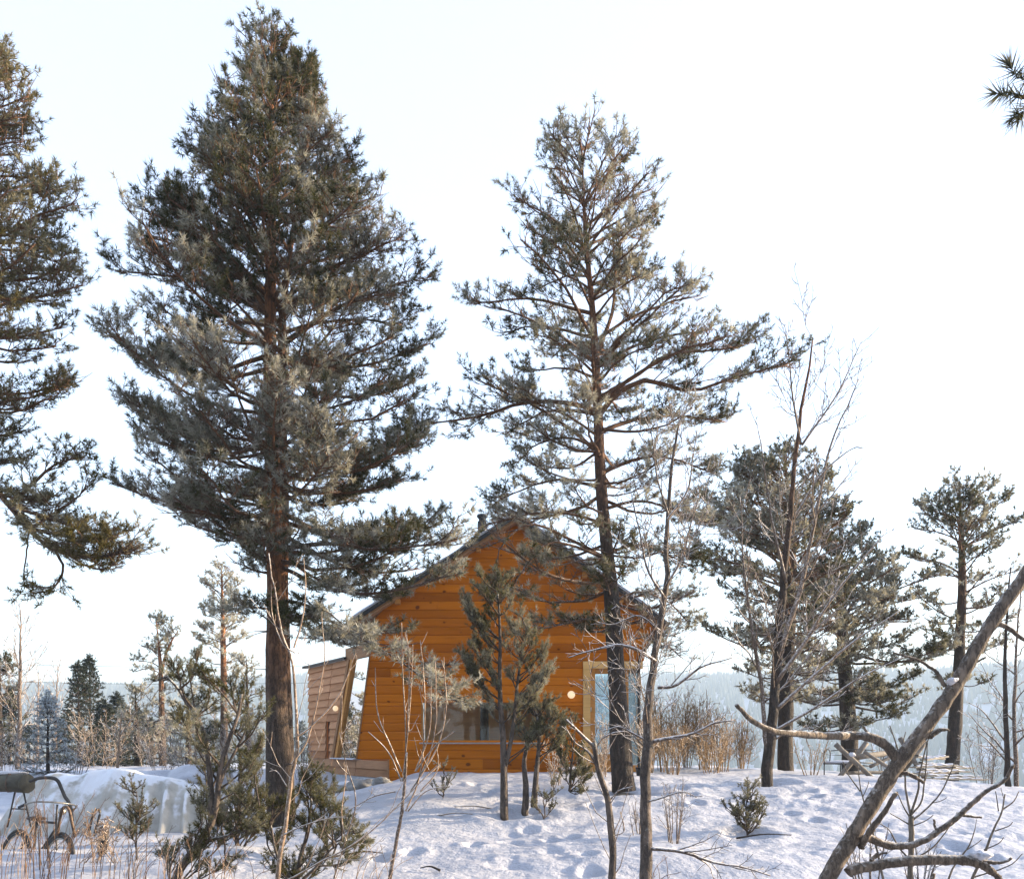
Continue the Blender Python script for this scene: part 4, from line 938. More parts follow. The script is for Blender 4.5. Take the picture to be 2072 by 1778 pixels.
# ================================================================== LEAFLESS TREES AND SHRUBS
PR_T = dict(max=3, per=(4.5, 10, 12, 0), ang=(48, 46, 42), len=(.26, .42, .45), up=(.35, .15, .1), t0=(.25, .15, .1), rmin=.0036, wig=.09, lmax=.9)
PR_W = dict(max=2, per=(3.2, 8, 0), ang=(46, 42), len=(.35, .42), up=(.25, .12), t0=(.2, .15), rmin=.004, wig=.08, lmax=.6)
bare_tree('bare_tree', 'slender leafless tree with lichened trunk rising past the pine at the entrance',
    [([(1306, 1830), (1308, 1778), (1312, 1550), (1325, 1380), (1345, 1180), (1350, 1060), (1364, 900), (1370, 840)], .064, .008, 0),
     ([(1326, 1338), (1290, 1315), (1250, 1305), (1200, 1318), (1150, 1332)], .019, .006, 1),
     ([(1318, 1500), (1360, 1490), (1400, 1482), (1440, 1462), (1482, 1455)], .021, .006, 1),
     ([(1312, 1715), (1380, 1722), (1450, 1745), (1500, 1752), (1560, 1770)], .021, .006, 1),
     ([(1318, 1505), (1275, 1480), (1250, 1470), (1222, 1478)], .013, .005, 1),
     ([(1330, 1390), (1370, 1385), (1420, 1350), (1480, 1330)], .018, .005, 1),
     ([(1345, 1190), (1380, 1130), (1400, 1060), (1420, 1000)], .014, .004, 1), ([(1345, 1210), (1310, 1150), (1290, 1060), (1275, 990)], .014, .004, 1),
     ([(1350, 1050), (1390, 990), (1400, 930), (1410, 870)], .012, .004, 1), ([(1352, 1040), (1330, 960), (1320, 880), (1300, 830)], .011, .004, 1),
     ([(1335, 1275), (1290, 1245), (1240, 1262), (1205, 1255)], .012, .004, 1), ([(1312, 1620), (1340, 1612), (1380, 1600), (1410, 1612)], .011, .004, 1)],
    8.6, 201, (M_LICHEN, M_TWIG), PR_T)
bare_tree('bare_tree', 'short crooked lichened stem with a broken forked top before the entrance',
    [([(1238, 1830), (1237, 1770), (1236, 1690), (1228, 1620), (1210, 1560), (1200, 1505)], .042, .026, 1),
     ([(1200, 1508), (1180, 1490), (1145, 1456)], .019, .012, 1), ([(1214, 1565), (1190, 1520), (1165, 1502), (1142, 1468)], .013, .006, 1),
     ([(1203, 1515), (1222, 1490), (1255, 1478), (1285, 1485)], .012, .005, 1), ([(1228, 1625), (1250, 1600), (1280, 1590)], .010, .005, 1), ([(1237, 1690), (1262, 1680), (1255, 1640)], .009, .004, 1)],
    9.2, 203, (M_LICHEN, M_TWIG), PR_W)
PR_B = dict(max=3, per=(2.0, 6.5, 9, 0), ang=(40, 42, 42), len=(.24, .36, .42), up=(.4, .22, .12), t0=(.2, .15, .1), rmin=.0066, wig=.06, lmax=1.6)
bare_tree('bare_tree', 'spreading leafless tree with dark forked trunk on the crest',
    [([(1552, 1612), (1553, 1570), (1556, 1500), (1575, 1320), (1592, 1160), (1612, 1000), (1628, 850), (1640, 690)], .105, .012, 0),
     ([(1560, 1540), (1548, 1500), (1545, 1400), (1530, 1280), (1515, 1150), (1508, 1000)], .045, .008, 0),
     ([(1575, 1330), (1620, 1200), (1655, 1050), (1690, 900), (1745, 770)], .05, .008, 0),
     ([(1570, 1380), (1640, 1280), (1700, 1190), (1790, 1080)], .04, .008, 0),
     ([(1565, 1440), (1640, 1370), (1720, 1300), (1820, 1230)], .035, .008, 0),
     ([(1562, 1480), (1650, 1430), (1740, 1370), (1830, 1330)], .03, .007, 0),
     ([(1590, 1180), (1560, 1050), (1545, 950), (1530, 860)], .03, .007, 0),
     ([(1605, 1050), (1660, 960), (1720, 910), (1742, 905)], .028, .007, 0),
     ([(1620, 900), (1605, 800), (1598, 720), (1590, 660)], .022, .006, 1), ([(1622, 900), (1690, 800), (1740, 690)], .022, .006, 1),
     ([(1560, 1500), (1600, 1480), (1660, 1490), (1720, 1480)], .022, .006, 1)],
    15.6, 207, (M_PBARK_D, M_TWIG), PR_B)
PR_S = dict(max=2, per=(2.4, 5, 0), ang=(40, 40), len=(.22, .4), up=(.45, .2), t0=(.15, .15), rmin=.003, wig=.05, lmax=.5)
bare_tree('sapling', 'pale thin-stemmed sapling rising before the tall pine trunk',
    [([(552, 1830), (558, 1778), (583, 1578), (602, 1483), (596, 1320), (579, 1256), (571, 1180), (560, 1105)], .021, .004, 0),
     ([(590, 1545), (620, 1500), (640, 1420), (655, 1330), (650, 1240)], .009, .003, 0), ([(594, 1310), (612, 1250), (618, 1190), (614, 1130)], .008, .003, 0),
     ([(597, 1320), (570, 1300), (548, 1240), (545, 1180)], .007, .003, 0), ([(570, 1690), (610, 1670), (660, 1655), (700, 1650)], .008, .003, 1), ([(580, 1590), (560, 1560), (545, 1560)], .006, .003, 1),
     ([(600, 1490), (640, 1460), (690, 1400), (720, 1320)], .008, .003, 0)],
    7.2, 211, (M_TWIG_L, M_TWIG_L), PR_S)
shoots = [((812, 1262), (818, 1400), (822, 1550)), ((835, 1300), (830, 1430), (815, 1580)), ((851, 1292), (858, 1420), (850, 1560), (820, 1640)), ((877, 1335), (880, 1460), (862, 1540), (830, 1600)), ((872, 1385), (868, 1480), (840, 1560)),
          ((757, 1350), (762, 1440), (790, 1510), (812, 1560)), ((898, 1330), (903, 1430), (885, 1510), (850, 1570)), ((820, 1272), (828, 1360), (826, 1480)), ((920, 1480), (880, 1510), (840, 1560)), ((745, 1480), (785, 1520), (812, 1580)), ((905, 1590), (860, 1600), (825, 1640)), ((880, 1500), (885, 1555), (850, 1600)), ((700, 1640), (755, 1610), (800, 1600))]
bare_tree('shrub', 'leafless shrub of long upright shoots in front of the window',
    [([(778, 1830), (790, 1760), (805, 1680), (815, 1600), (820, 1520)], .02, .01, 1)] + [([*reversed(s), ], .0085, .0042, 1) for s in shoots],
    8.0, 213, (M_TWIG, M_TWIG_L), dict(max=2, per=(2, 2.6, 0), ang=(35, 38), len=(.2, .16), up=(.4, .4), t0=(.2, .1), rmin=.0034, wig=.05, lmax=.22), 'shrub', None, 'stem')
bare_tree('sapling', 'thin arching sapling with short side shoots left of the window shrub',
    [([(655, 1840), (700, 1700), (720, 1620), (700, 1540), (690, 1480)], .009, .003, 0), ([(700, 1700), (690, 1640), (700, 1560), (692, 1500), (690, 1400)], .006, .003, 0), ([(560, 1790), (640, 1745), (740, 1690), (830, 1600), (880, 1550)], .009, .004, 1)],
    7.6, 217, (M_TWIG, M_TWIG_L), PR_S)
# young ash behind the dead trunk: opposite shoots with dark buds
PR_A = dict(max=1, per=(1.6, 0), ang=(35,), len=(.16,), up=(.5,), t0=(.3,), rmin=.0028, wig=.03, lmax=.14)
def ash(label, limbs, d, seed): return bare_tree('sapling', label, limbs, d, seed, (M_ASH, M_ASH), PR_A)
M_ASH = bark_mat('ash_bark', (.17, .145, .115), (.17, .145, .115), .10, 0, 5, 40, .3, (.6, .58, .56))
ash('young ash with paired shoots behind the dead leaning trunk',
    [([(1838, 1840), (1841, 1778), (1843, 1700), (1843, 1648)], .0185, .0165, 0), ([(1843, 1650), (1833, 1600), (1830, 1560), (1812, 1500), (1800, 1470)], .0095, .004, 0), ([(1843, 1648), (1858, 1600), (1862, 1560), (1880, 1490), (1890, 1480)], .0105, .004, 0),
     ([(1843, 1648), (1864, 1620), (1870, 1570), (1876, 1500)], .008, .004, 0), ([(1845, 1660), (1880, 1630), (1910, 1590), (1935, 1535), (1941, 1530)], .0085, .0035, 0), ([(1841, 1668), (1818, 1655), (1800, 1645)], .006, .003, 0), ([(1845, 1670), (1870, 1660), (1887, 1648)], .005, .003, 0),
     ([(1843, 1740), (1820, 1715), (1800, 1680), (1780, 1665)], .008, .003, 0), ([(1845, 1740), (1890, 1710), (1920, 1670), (1938, 1655)], .008, .003, 0), ([(1842, 1655), (1825, 1625), (1815, 1600)], .007, .003, 0),
     ([(1832, 1560), (1826, 1510), (1832, 1480)], .006, .003, 0)], 5.9, 221)
ash('forked bare shoot leaning past the snow capped dead branch',
    [([(1955, 1840), (1965, 1778), (1990, 1720), (2010, 1670), (2025, 1640), (2032, 1602)], .012, .004, 0), ([(2028, 1636), (2050, 1620), (2060, 1600)], .006, .003, 0), ([(2020, 1640), (2016, 1610), (2014, 1600)], .005, .003, 0), ([(2012, 1680), (2040, 1670), (2048, 1662)], .005, .003, 0), ([(1990, 1718), (2020, 1705), (2030, 1693)], .005, .003, 0), ([(1965, 1775), (2040, 1750), (2068, 1725)], .006, .003, 0)], 5.6, 223)
ash('thin bare shoot between the young ash and the snow capped branch', [([(1900, 1840), (1925, 1760), (1960, 1710), (1972, 1672)], .009, .003, 0), ([(1950, 1722), (1975, 1705), (1985, 1697)], .004, .003, 0)], 5.8, 227)
ash('thin bare shoot left of the young ash', [([(1800, 1840), (1770, 1700), (1755, 1650), (1740, 1600), (1735, 1548)], .010, .003, 0), ([(1740, 1600), (1715, 1565), (1705, 1540)], .006, .003, 0), ([(1745, 1612), (1755, 1590), (1758, 1580)], .004, .003, 0)], 6.3, 229)
# thin trees at the picture edge beyond the crest
PR_R = dict(max=3, per=(3.2, 5, 7, 0), ang=(60, 46, 42), len=(.26, .42, .45), up=(.25, .12, .1), t0=(.15, .1, .1), rmin=.0058, wig=.08, lmax=1.2)
bare_tree('bare_tree', 'twiggy leafless tree with two thin trunks beyond the fallen branch tips',
    [([(2040, 1625), (2037, 1560), (2030, 1450), (2026, 1350), (2030, 1250), (2040, 1150)], .06, .012, 0), ([(2055, 1620), (2056, 1540), (2050, 1430), (2058, 1300), (2068, 1180)], .05, .01, 0), ([(2036, 1540), (2000, 1500), (1965, 1470)], .02, .006, 1), ([(2034, 1500), (1990, 1440), (1960, 1420)], .02, .006, 1)],
    17.0, 231, (M_PBARK_D, M_TWIG), PR_R)
# clearing side
bare_tree('bare_tree', 'tall thin leafless tree standing alone beyond the clearing', [([(34, 1590), (36, 1500), (38, 1400), (40, 1320), (42, 1225)], .085, .012, 0)], 26.0, 233, (M_TWIG, M_TWIG),
    dict(max=3, per=(5, 4, 4, 0), ang=(40, 40, 40), len=(.26, .42, .45), up=(.35, .2, .1), t0=(.25, .15, .1), rmin=.0085, wig=.06, lmax=1.5, rk=.8))
bare_tree('bare_tree', 'small frost white leafless tree in front of the dark spruces', [([(236, 1575), (238, 1540), (241, 1500), (243, 1470), (245, 1435)], .035, .009, 0), ([(241, 1510), (225, 1475), (205, 1462)], .015, .006, 0), ([(242, 1490), (262, 1460), (275, 1440)], .015, .006, 0)], 19.0, 235, (M_FW, M_FW) if 'M_FW' in globals() else (M_TWIG_L, M_TWIG_L),
    dict(max=3, per=(4, 6, 7, 0), ang=(48, 44, 42), len=(.3, .45, .45), up=(.25, .15, .1), t0=(.2, .1, .1), rmin=.0075, wig=.08, lmax=.8))
for i, (x, y, d_, lb) in enumerate(((75, 1360, 48, 'far pale birch left of the dark spruces'), (112, 1345, 52, 'far pale birch close behind the dark spruce tops'), (20, 1400, 44, 'far bare birch near the picture edge'), (260, 1420, 46, 'far bare birch behind the frost white tree'), (430, 1440, 48, 'far bare birch behind the white pine'))):
    bare_tree('birch_tree', lb, [([(x, 1560), (x + 1, (1560 + y) / 2), (x + 3, y)], .09, .014, 0)], d_, 240 + i, (M_TWIG_L, M_TWIG_L), dict(max=2, per=(3.2, 3, 0), ang=(36, 40), len=(.26, .4), up=(.4, .2), t0=(.2, .1), rmin=.016, wig=.05, lmax=2.2), group='far birches')
# golden thicket beyond the entrance, and undergrowth elsewhere
def shrub(label, x, ybase, ytop, half, d, seed, m, n=9, group=None, pr=None, rmin=.0055):
    rng_ = np.random.default_rng(seed); limbs = []
    for k in range(n):
        xt = x + rng_.uniform(-half, half); yt = ytop + rng_.uniform(0, .35) * (ybase - ytop); x0 = x + (xt - x) * .35 + rng_.uniform(-3, 3); dd = d + rng_.uniform(-.5, .5)
        limbs.append(([(x0, ybase + 8, dd), ((x0 + xt) / 2 + rng_.uniform(-5, 5), (ybase + yt) / 2, dd), (xt, yt, dd + rng_.uniform(-.3, .3))], rng_.uniform(.006, .013), rmin, 0))
    return bare_tree('shrub', label, limbs, d, seed, (m, m), pr or dict(max=2, per=(8, 9, 0), ang=(42, 46), len=(.30, .42), up=(.25, .1), t0=(.2, .12), rmin=rmin, wig=.12, lmax=.55), 'shrub', group, 'stem')
TH = 'leafless shrubs of the golden thicket'
for i, (x, yt, hf, d_, lb) in enumerate(((1310, 1440, 26, 19.0, 'golden shrub close behind the lichened slender trunk'), (1345, 1405, 30, 21.0, 'golden shrub with frosted tips next right of the cabin corner'), (1385, 1395, 32, 22.5, 'tallest golden shrub in the middle of the thicket'),
        (1425, 1415, 32, 21.5, 'golden shrub with upright stems below the pine bough'), (1462, 1440, 30, 20.5, 'golden shrub left of the crest tree'), (1500, 1450, 30, 22.0, 'pale golden shrub nearest the crest tree'), (1360, 1470, 40, 18.5, 'low dense golden shrub at the front of the thicket'), (1440, 1480, 40, 18.8, 'low wide golden shrub at the thicket front near the crest'))):
    shrub(lb, x, 1560, yt, hf, d_, 260 + i, M_TWIG_T, 15, TH)
UG = 'bare undergrowth shrubs'
for i, (x, yb, yt, hf, d_, m_, lb) in enumerate(((1225, 1570, 1440, 22, 16.8, M_TWIG_L, 'thin shrub standing before the glazed door'), (1125, 1590, 1490, 26, 15.5, M_TWIG_L, 'shrub of thin upright shoots under the wall lamp'), (1175, 1590, 1530, 22, 15.8, M_TWIG, 'low brown frosted shrub at the door post foot'),
        (60, 1560, 1470, 60, 24, M_TWIG, 'wide grey shrub below the tall thin leafless tree'), (150, 1570, 1500, 50, 22, M_TWIG, 'grey frosted shrub below the dark spruces'), (330, 1570, 1490, 50, 24, M_TWIG_L, 'frosted shrub behind the tarp heap'), (300, 1560, 1440, 40, 28, M_TWIG, 'brown shrub beneath the crooked pine'), (200, 1570, 1440, 70, 27, M_TWIG_L, 'tall frosted shrub among the dark spruces'), (390, 1570, 1450, 60, 23, M_TWIG, 'tangled grey shrub behind the small upright juniper'), (475, 1575, 1440, 50, 21, M_TWIG_L, 'frosted tangled shrub below the white pine'), (15, 1570, 1450, 50, 21, M_TWIG_L, 'frosted shrub at the picture edge behind the tank'), (540, 1570, 1470, 40, 24, M_TWIG_L, 'frosted shrub left of the tall pine trunk'), (612, 1580, 1480, 26, 22, M_TWIG, 'frosted shrub between tall pine and annex'),
        (1290, 1690, 1600, 22, 12.2, M_TWIG, 'little dry shrub in the snow near the two slender trunks'), (1365, 1700, 1560, 30, 11.4, M_TWIG, 'sparse dry shrub right of the lichened slender trunk'), (1790, 1560, 1500, 40, 20, M_TWIG, 'low shrub behind the log trestle'), (2000, 1600, 1480, 50, 18.5, M_TWIG, 'brown twiggy shrub under the edge tree'),
        (1640, 1560, 1490, 40, 19, M_TWIG_T, 'low tan shrub right of the crest tree'), (1760, 1800, 1660, 60, 8.2, M_TWIG, 'dry tangled shrub behind the foot of the dead trunk'), (1860, 1800, 1690, 50, 8.0, M_TWIG, 'dry tangled shrub behind the young ash foot'))):
    shrub(lb, x, yb, yt, hf, d_, 280 + i, m_, 8, UG, rmin=.0048 if d_ > 14 else .003)
# dry weeds in the left foreground
M_WEED = bark_mat('dry_weed', (.17, .10, .058), (.21, .125, .07), .25, 0, 3, 40, .2, (.62, .56, .52))
M_WEED2 = bark_mat('rimed_weed', (.36, .27, .20), (.40, .30, .23), .35, 0, 3, 40, .2, (.70, .64, .62))
PRW = dict(max=1, per=(3.0, 0), ang=(38,), len=(.16,), up=(.3,), t0=(.45,), rmin=.0022, wig=.05, lmax=.16)
WG = 'dry weed stalks in the foreground'
for i, (x, yb, hf, yt, d_, m_, n_, lb) in enumerate(((30, 1790, 45, 1590, 7.6, M_WEED, 12, 'reddish dry weeds at the very corner'), (95, 1790, 45, 1600, 7.8, M_WEED, 12, 'reddish dry weeds in front of the handlebars'), (160, 1800, 50, 1590, 7.6, M_WEED, 9, 'leaning dry weeds before the bent tube'), (235, 1800, 45, 1640, 7.8, M_WEED2, 9, 'pale rimed weeds below the old wheel'), (300, 1800, 45, 1650, 7.9, M_WEED, 9, 'brown weeds beneath the small upright juniper'), (355, 1800, 40, 1680, 8.0, M_WEED2, 8, 'pale weeds left of the large juniper stem'),
        (60, 1700, 40, 1570, 10.2, M_WEED, 9, 'reddish weeds growing among the bicycle'), (480, 1800, 60, 1700, 7.2, M_WEED2, 9, 'rimed weeds at the large juniper foot'), (720, 1800, 60, 1690, 7.4, M_WEED2, 10, 'rimed twigs right of the low juniper'), (1330, 1800, 40, 1720, 7.6, M_WEED, 5, 'few dry weeds by the slender trunk foot'), (125, 1740, 50, 1600, 9.6, M_WEED, 12, 'tangled red stalks around the rusty hoop'), (25, 1760, 40, 1640, 9.0, M_WEED2, 11, 'pale frosted stalks under the olive tank'), (410, 1800, 50, 1690, 7.4, M_WEED, 10, 'brown stalks across the large juniper base'), (250, 1760, 40, 1660, 9.2, M_WEED2, 10, 'frosted stalks before the tarpaulin'))):
    rng_ = np.random.default_rng(330 + i); limbs = []
    for k in range(n_):
        x0 = x + rng_.uniform(-hf, hf); lean = rng_.uniform(-35, 75); yt_ = yt + rng_.uniform(0, .6) * (yb - yt); dd = d_ + rng_.uniform(-.5, .5)
        limbs.append(([(x0, yb + 60, dd), (x0 + lean * .3, (yb + yt_) / 2, dd), (x0 + lean, yt_, dd + rng_.uniform(-.2, .2))], .0042, .0022, 0))
    bare_tree('dry_weed', lb, limbs, d_, 350 + i, (m_, m_), PRW, 'weeds', WG, 'stem')
# rimed seed heads
rng_ = np.random.default_rng(9); T = Tubes(); root = empty('dry_weed', P(190, 1740, 9.4), 'frothy rimed seed heads in front of the old wheel', 'weeds')
for k in range(26):
    c = P(195 + rng_.normal() * 26, 1690 + rng_.normal() * 20, 9.4 + rng_.normal() * .15); b_ = P(190 + rng_.uniform(-30, 60), 1745, 9.4)
    T.add(crom([b_, (b_ + c) / 2 + rng_.normal(size=3) * .03, c], 6), np.linspace(.004, .002, 6), 3)
    for q in range(9):
        e_ = nrm(rng_.normal(size=3) + np.array((0, 0, .5))); T.add(np.array((c, c + e_ * rng_.uniform(.03, .08))), np.array((.003, .006)), 3)
T.build('seed_heads', M_WEED2, root)

# ================================================================== THE DEAD LEANING TRUNK IN FRONT
DT = 5.2
dead_root = empty('leaning_dead_tree', P(1580, 1940, DT), 'grey dead tree trunk leaning diagonally across the foreground', 'dead tree')
def dlimb(name, pts, r0, r1, parent, sides=12, d=DT, knob=.0, seed=1, m=None):
    rng_ = np.random.default_rng(seed); w = [P(*(q if len(q) == 3 else (*q, d))) for q in pts]; n = max(10, len(pts) * 7); poly = crom(w, n)
    L_ = np.linalg.norm(poly[-1] - poly[0]); poly = poly + wiggle(rng_, n, .0025)
    rr = np.linspace(r0, r1, n) * (1 + knob * rng_.normal(size=n)); T_ = Tubes(); T_.add(poly, rr, sides); return T_.build(name, m or M_DEAD, parent)
trunk = dlimb('trunk', [(1580, 1940), (1640, 1840), (1677, 1778), (1702, 1738), (1731, 1692), (1773, 1625), (1823, 1546), (1865, 1488), (1938, 1385), (2006, 1264), (2071, 1169), (2150, 1050), (2230, 930)], .049, .030, dead_root, 18, knob=.04, seed=2)
dlimb('branch', [(1822, 1545), (1800, 1515), (1786, 1503), (1756, 1490), (1723, 1488), (1673, 1487, 5.0), (1620, 1483, 4.9), (1567, 1476, 4.8), (1522, 1457, 4.75), (1491, 1426, 4.7)], .030, .011, dead_root, 10, seed=3, knob=.04)
dlimb('branch', [(1756, 1490), (1720, 1483), (1700, 1477)], .011, .005, dead_root, 7, seed=4)
dlimb('branch', [(1757, 1490), (1754, 1478), (1752, 1467)], .010, .006, dead_root, 7, seed=5)
dlimb('branch', [(1715, 1765), (1731, 1757), (1780, 1750), (1827, 1745), (1911, 1738), (1965, 1740), (1985, 1748)], .032, .027, dead_root, 11, seed=6, knob=.04)
dlimb('branch', [(1980, 1744), (2000, 1755), (2018, 1766), (2040, 1790)], .026, .014, dead_root, 9, seed=7, knob=.12)
dlimb('branch', [(1975, 1738), (2003, 1745), (2030, 1742), (2043, 1737)], .014, .008, dead_root, 8, seed=8)
dlimb('branch', [(1757, 1752), (1765, 1738), (1775, 1727)], .014, .007, dead_root, 8, seed=9); dlimb('branch', [(1769, 1735), (1780, 1726), (1793, 1720)], .008, .006, dead_root, 7, seed=10)
dlimb('branch', [(1741, 1712), (1765, 1675, 5.1), (1790, 1640, 5.05), (1811, 1603, 5.0)], .021, .012, dead_root, 9, seed=11, knob=.05)
dlimb('branch', [(1752, 1690), (1770, 1699), (1798, 1709), (1840, 1707), (1879, 1692), (1935, 1648), (1983, 1602), (2027, 1573), (2046, 1542)], .024, .009, dead_root, 9, seed=12, knob=.05)
dlimb('branch', [(1938, 1645), (1955, 1650), (1982, 1653)], .009, .006, dead_root, 7, seed=13)
dlimb('branch', [(1895, 1678), (1893, 1668), (1892, 1660)], .007, .006, dead_root, 6, seed=14)
dlimb('branch', [(1912, 1388), (1898, 1365), (1885, 1351), (1847, 1332), (1798, 1317)], .012, .005, dead_root, 7, seed=15)
dlimb('branch', [(1925, 1400), (1935, 1362), (1955, 1345), (1991, 1328)], .012, .005, dead_root, 7, seed=16)
dlimb('branch', [(2012, 1262), (2035, 1268), (2071, 1292), (2100, 1305)], .016, .009, dead_root, 8, seed=17)
dlimb('branch', [(1880, 1490), (1900, 1478), (1912, 1474), (1918, 1477)], .02, .006, dead_root, 8, seed=18)
dlimb('branch', [(1825, 1562), (1850, 1570), (1868, 1582)], .014, .009, dead_root, 8, seed=19, knob=.08)
dlimb('branch', [(1723, 1720), (1717, 1705), (1716, 1692)], .011, .008, dead_root, 8, seed=20)
dlimb('branch', [(1860, 1800), (1880, 1785), (1888, 1770)], .013, .011, dead_root, 8, seed=22)
def lump(name, c, r, seed, m, parent=None, n=14, amp=.35):
    nu, nv = n * 2, n; u = np.arange(nu) / nu * 2 * math.pi; v = np.linspace(.04, math.pi - .04, nv); U, W = np.meshgrid(u, v)
    D_ = np.stack([np.sin(W) * np.cos(U), np.sin(W) * np.sin(U), np.cos(W)], -1)
    f = 1 + amp * (fbm(D_[..., 0] * 2.1 + seed, D_[..., 2] * 2.1 + D_[..., 1] * 1.7, seed, 4))
    V_ = np.array(c) + D_ * f[..., None] * np.array(r); i = np.arange(nu * nv).reshape(nv, nu); nx_ = np.roll(i, -1, 1)
    q = np.stack([i[:-1], i[1:], nx_[1:], nx_[:-1]], -1).reshape(-1, 4)
    cap = np.array([V_[0].mean(0), V_[-1].mean(0)]); a = nu * nv
    t_ = np.vstack([np.stack([np.full(nu, a), i[0], nx_[0]], -1), np.stack([np.full(nu, a + 1), nx_[-1], i[-1]], -1)])
    return mk(name, np.vstack([V_.reshape(-1, 3), cap]), [q, t_], m, parent, True)
tag(lump('snow_lump', P(1981, 1729, DT), (.052, .045, .026), 3, M_SNOWCAP, amp=1.0), 'lump of snow on the broken end of the low dead branch', 'snow lump')
tag(lump('snow_lump', P(1924, 1376, DT - .05), (.026, .022, .018), 5, M_SNOWCAP, amp=1.2), 'lump of snow in the upper fork of the dead trunk', 'snow lump')
tag(lump('snow_lump', P(1738, 1683, DT), (.022, .02, .016), 7, M_SNOWCAP, amp=.6), 'small snow pad where the stub leaves the dead trunk', 'snow lump')

# ================================================================== TARPED HEAP, BICYCLE AND SCRAP
def tarp_mat():
    m, N, L = mat('tarp'); b = N['Principled BSDF']; b.inputs['Roughness'].default_value = .55
    ge = nd(N, 'NewGeometry'); sn = nd(N, 'SeparateXYZ'); L.new(ge.outputs['Normal'], sn.inputs[0])
    st = noise(N, L, 3.0, 6); f = noise(N, L, 2.3, 5, rough=.6)
    r = ramp(N, [(.35, (.34, .32, .28)), (.6, (.52, .49, .44)), (.75, (.42, .38, .31))]); L.new(st, r.inputs[0])
    k = mth(N, L, 'ADD', mth(N, L, 'MULTIPLY', sn.outputs[2], 1.1), mth(N, L, 'MULTIPLY', f, 1.5)); k = mth(N, L, 'MULTIPLY', mth(N, L, 'SUBTRACT', k, 1.42), 6, clamp=True)
    L.new(mixc(N, L, k, r.outputs[0], (.77, .77, .80)), b.inputs['Base Color']); return m
M_TARP = tarp_mat()
DTP = 13.2
rx = [(75, 1588), (110, 1562), (160, 1566), (205, 1556), (243, 1553), (290, 1566), (340, 1573), (385, 1582), (425, 1598)]      # the ridge of the cover
heap = empty('tarped_heap', P(240, 1690, DTP), 'low heap under a grey tarpaulin half buried in snow', 'tarp')
nu, nv = 110, 44; u = np.linspace(0, 1, nu); ridge = crom([P(x, y, DTP + .75) for x, y in rx], nu); v = np.linspace(-1, 1, nv)
U, Vv = np.meshgrid(np.arange(nu), v); rp = ridge[U]; gr_ = -1.33 + H
fall = np.abs(Vv) ** 1.15; side = np.sign(Vv)
pl_ = np.clip(np.sin(U * .62 + 1.4 * Vv), -.2, 1) * sst(66, 82, U); fold = .07 * fbm(U / 5.0, Vv * .6, 4, 2) + .06 * np.abs(fbm(U / 2.4, Vv * .5 + U * .02, 14, 2)) + .13 * pl_ * sst(.2, .7, np.abs(Vv))
halfd = (.80 + .2 * np.sin(U / nu * math.pi)) * (1 - .25 * (U / nu) ** 3)
Yt = rp[..., 1] + Vv * halfd * (.55 + .45 * fall) + np.sign(Vv) * fold
Zt = rp[..., 2] - (rp[..., 2] - gr_ + .1) * np.clip(fall, 0, 1) ** 2.1 + .05 * fbm(U / 9, Vv * 3, 6, 3)
Xt = rp[..., 0] + .25 * (U / nu - .5) * fall * 2
i = np.arange(nu * nv).reshape(nv, nu); q = np.stack([i[:-1, :-1], i[:-1, 1:], i[1:, 1:], i[1:, :-1]], -1).reshape(-1, 4)
cover = mk('cover', np.stack([Xt, Yt, Zt], -1).reshape(-1, 3), [q], M_TARP, heap, True)
for x, y, d_, r_, sd, lb in ((350, 1572, 22, (1.0, .8, .32), 11, 'rounded snow mound behind the tarped heap'), (410, 1572, 21, (.75, .7, .42), 13, 'steeper snow mound between heap and large juniper'), (60, 1566, 21, (1.2, .8, .22), 15, 'flat snow mound behind the rusty tank')):
    tag(lump('snow_mound', P(x, y + 10, d_), r_, sd, M_SNOW, None, 18, .25), lb, 'snow mound')

M_RUST = plain('rusty_tube', (.10, .065, .045), .6, .5, .5, 14, .3); M_DKSTEEL = plain('worn_steel', (.05, .045, .042), .5, .5, .4, 12)
M_CHROME = plain('dull_chrome', (.30, .28, .25), .35, .9, .35, 20); M_RUBBER = plain('rubber', (.03, .03, .03), .8); M_OLIVE = plain('olive_paint', (.075, .066, .046), .75, .1, .5, 6, .3); M_RED = plain('faded_red', (.12, .012, .012), .5, 0, .4, 6)
M_LEATHER = plain('saddle_leather', (.05, .03, .02), .5)
# bicycle half sunk in snow
DB = 11.2
bo = P(70, 1748, DB); bk = empty('bicycle', bo, 'old bicycle half sunk in the snow among red weeds', 'bicycle')
ax = nrm(np.array((.80, -.60, 0.02))); upv = nrm(np.array((.12, .10, 1.0))); sdv = np.cross(ax, upv)
def bp_(f, h, s=0): return bo + ax * f + upv * h + sdv * s
def ring(name, c, r_, rt, m, parent, a0=0, a1=2 * math.pi, n=40):
    a = np.linspace(a0, a1, n); pts = np.array([c + ax * r_ * math.cos(t_) + upv * r_ * math.sin(t_) for t_ in a]); T_ = Tubes(); T_.add(pts, np.full(n, rt), 7); return T_.build(name, m, parent)
for c_f in (-.52, .52):
    c = bp_(c_f, 0.03); wr = ring('wheel', c, .31, .012, M_CHROME, bk)
    ring('tyre', c, .33, .02, M_RUBBER, wr); T_ = Tubes()
    for q_ in range(18):
        t_ = q_ * math.pi / 9; T_.add(np.array((c, c + ax * .31 * math.cos(t_) + upv * .31 * math.sin(t_))), np.array((.0022, .0022)), 3)
    T_.add(np.array((c - sdv * .05, c + sdv * .05)), np.array((.02, .02)), 8); T_.build('spokes', M_CHROME, wr)
    ring('mudguard', c, .37, .02, M_DKSTEEL, bk, .3, 2.8, 24)
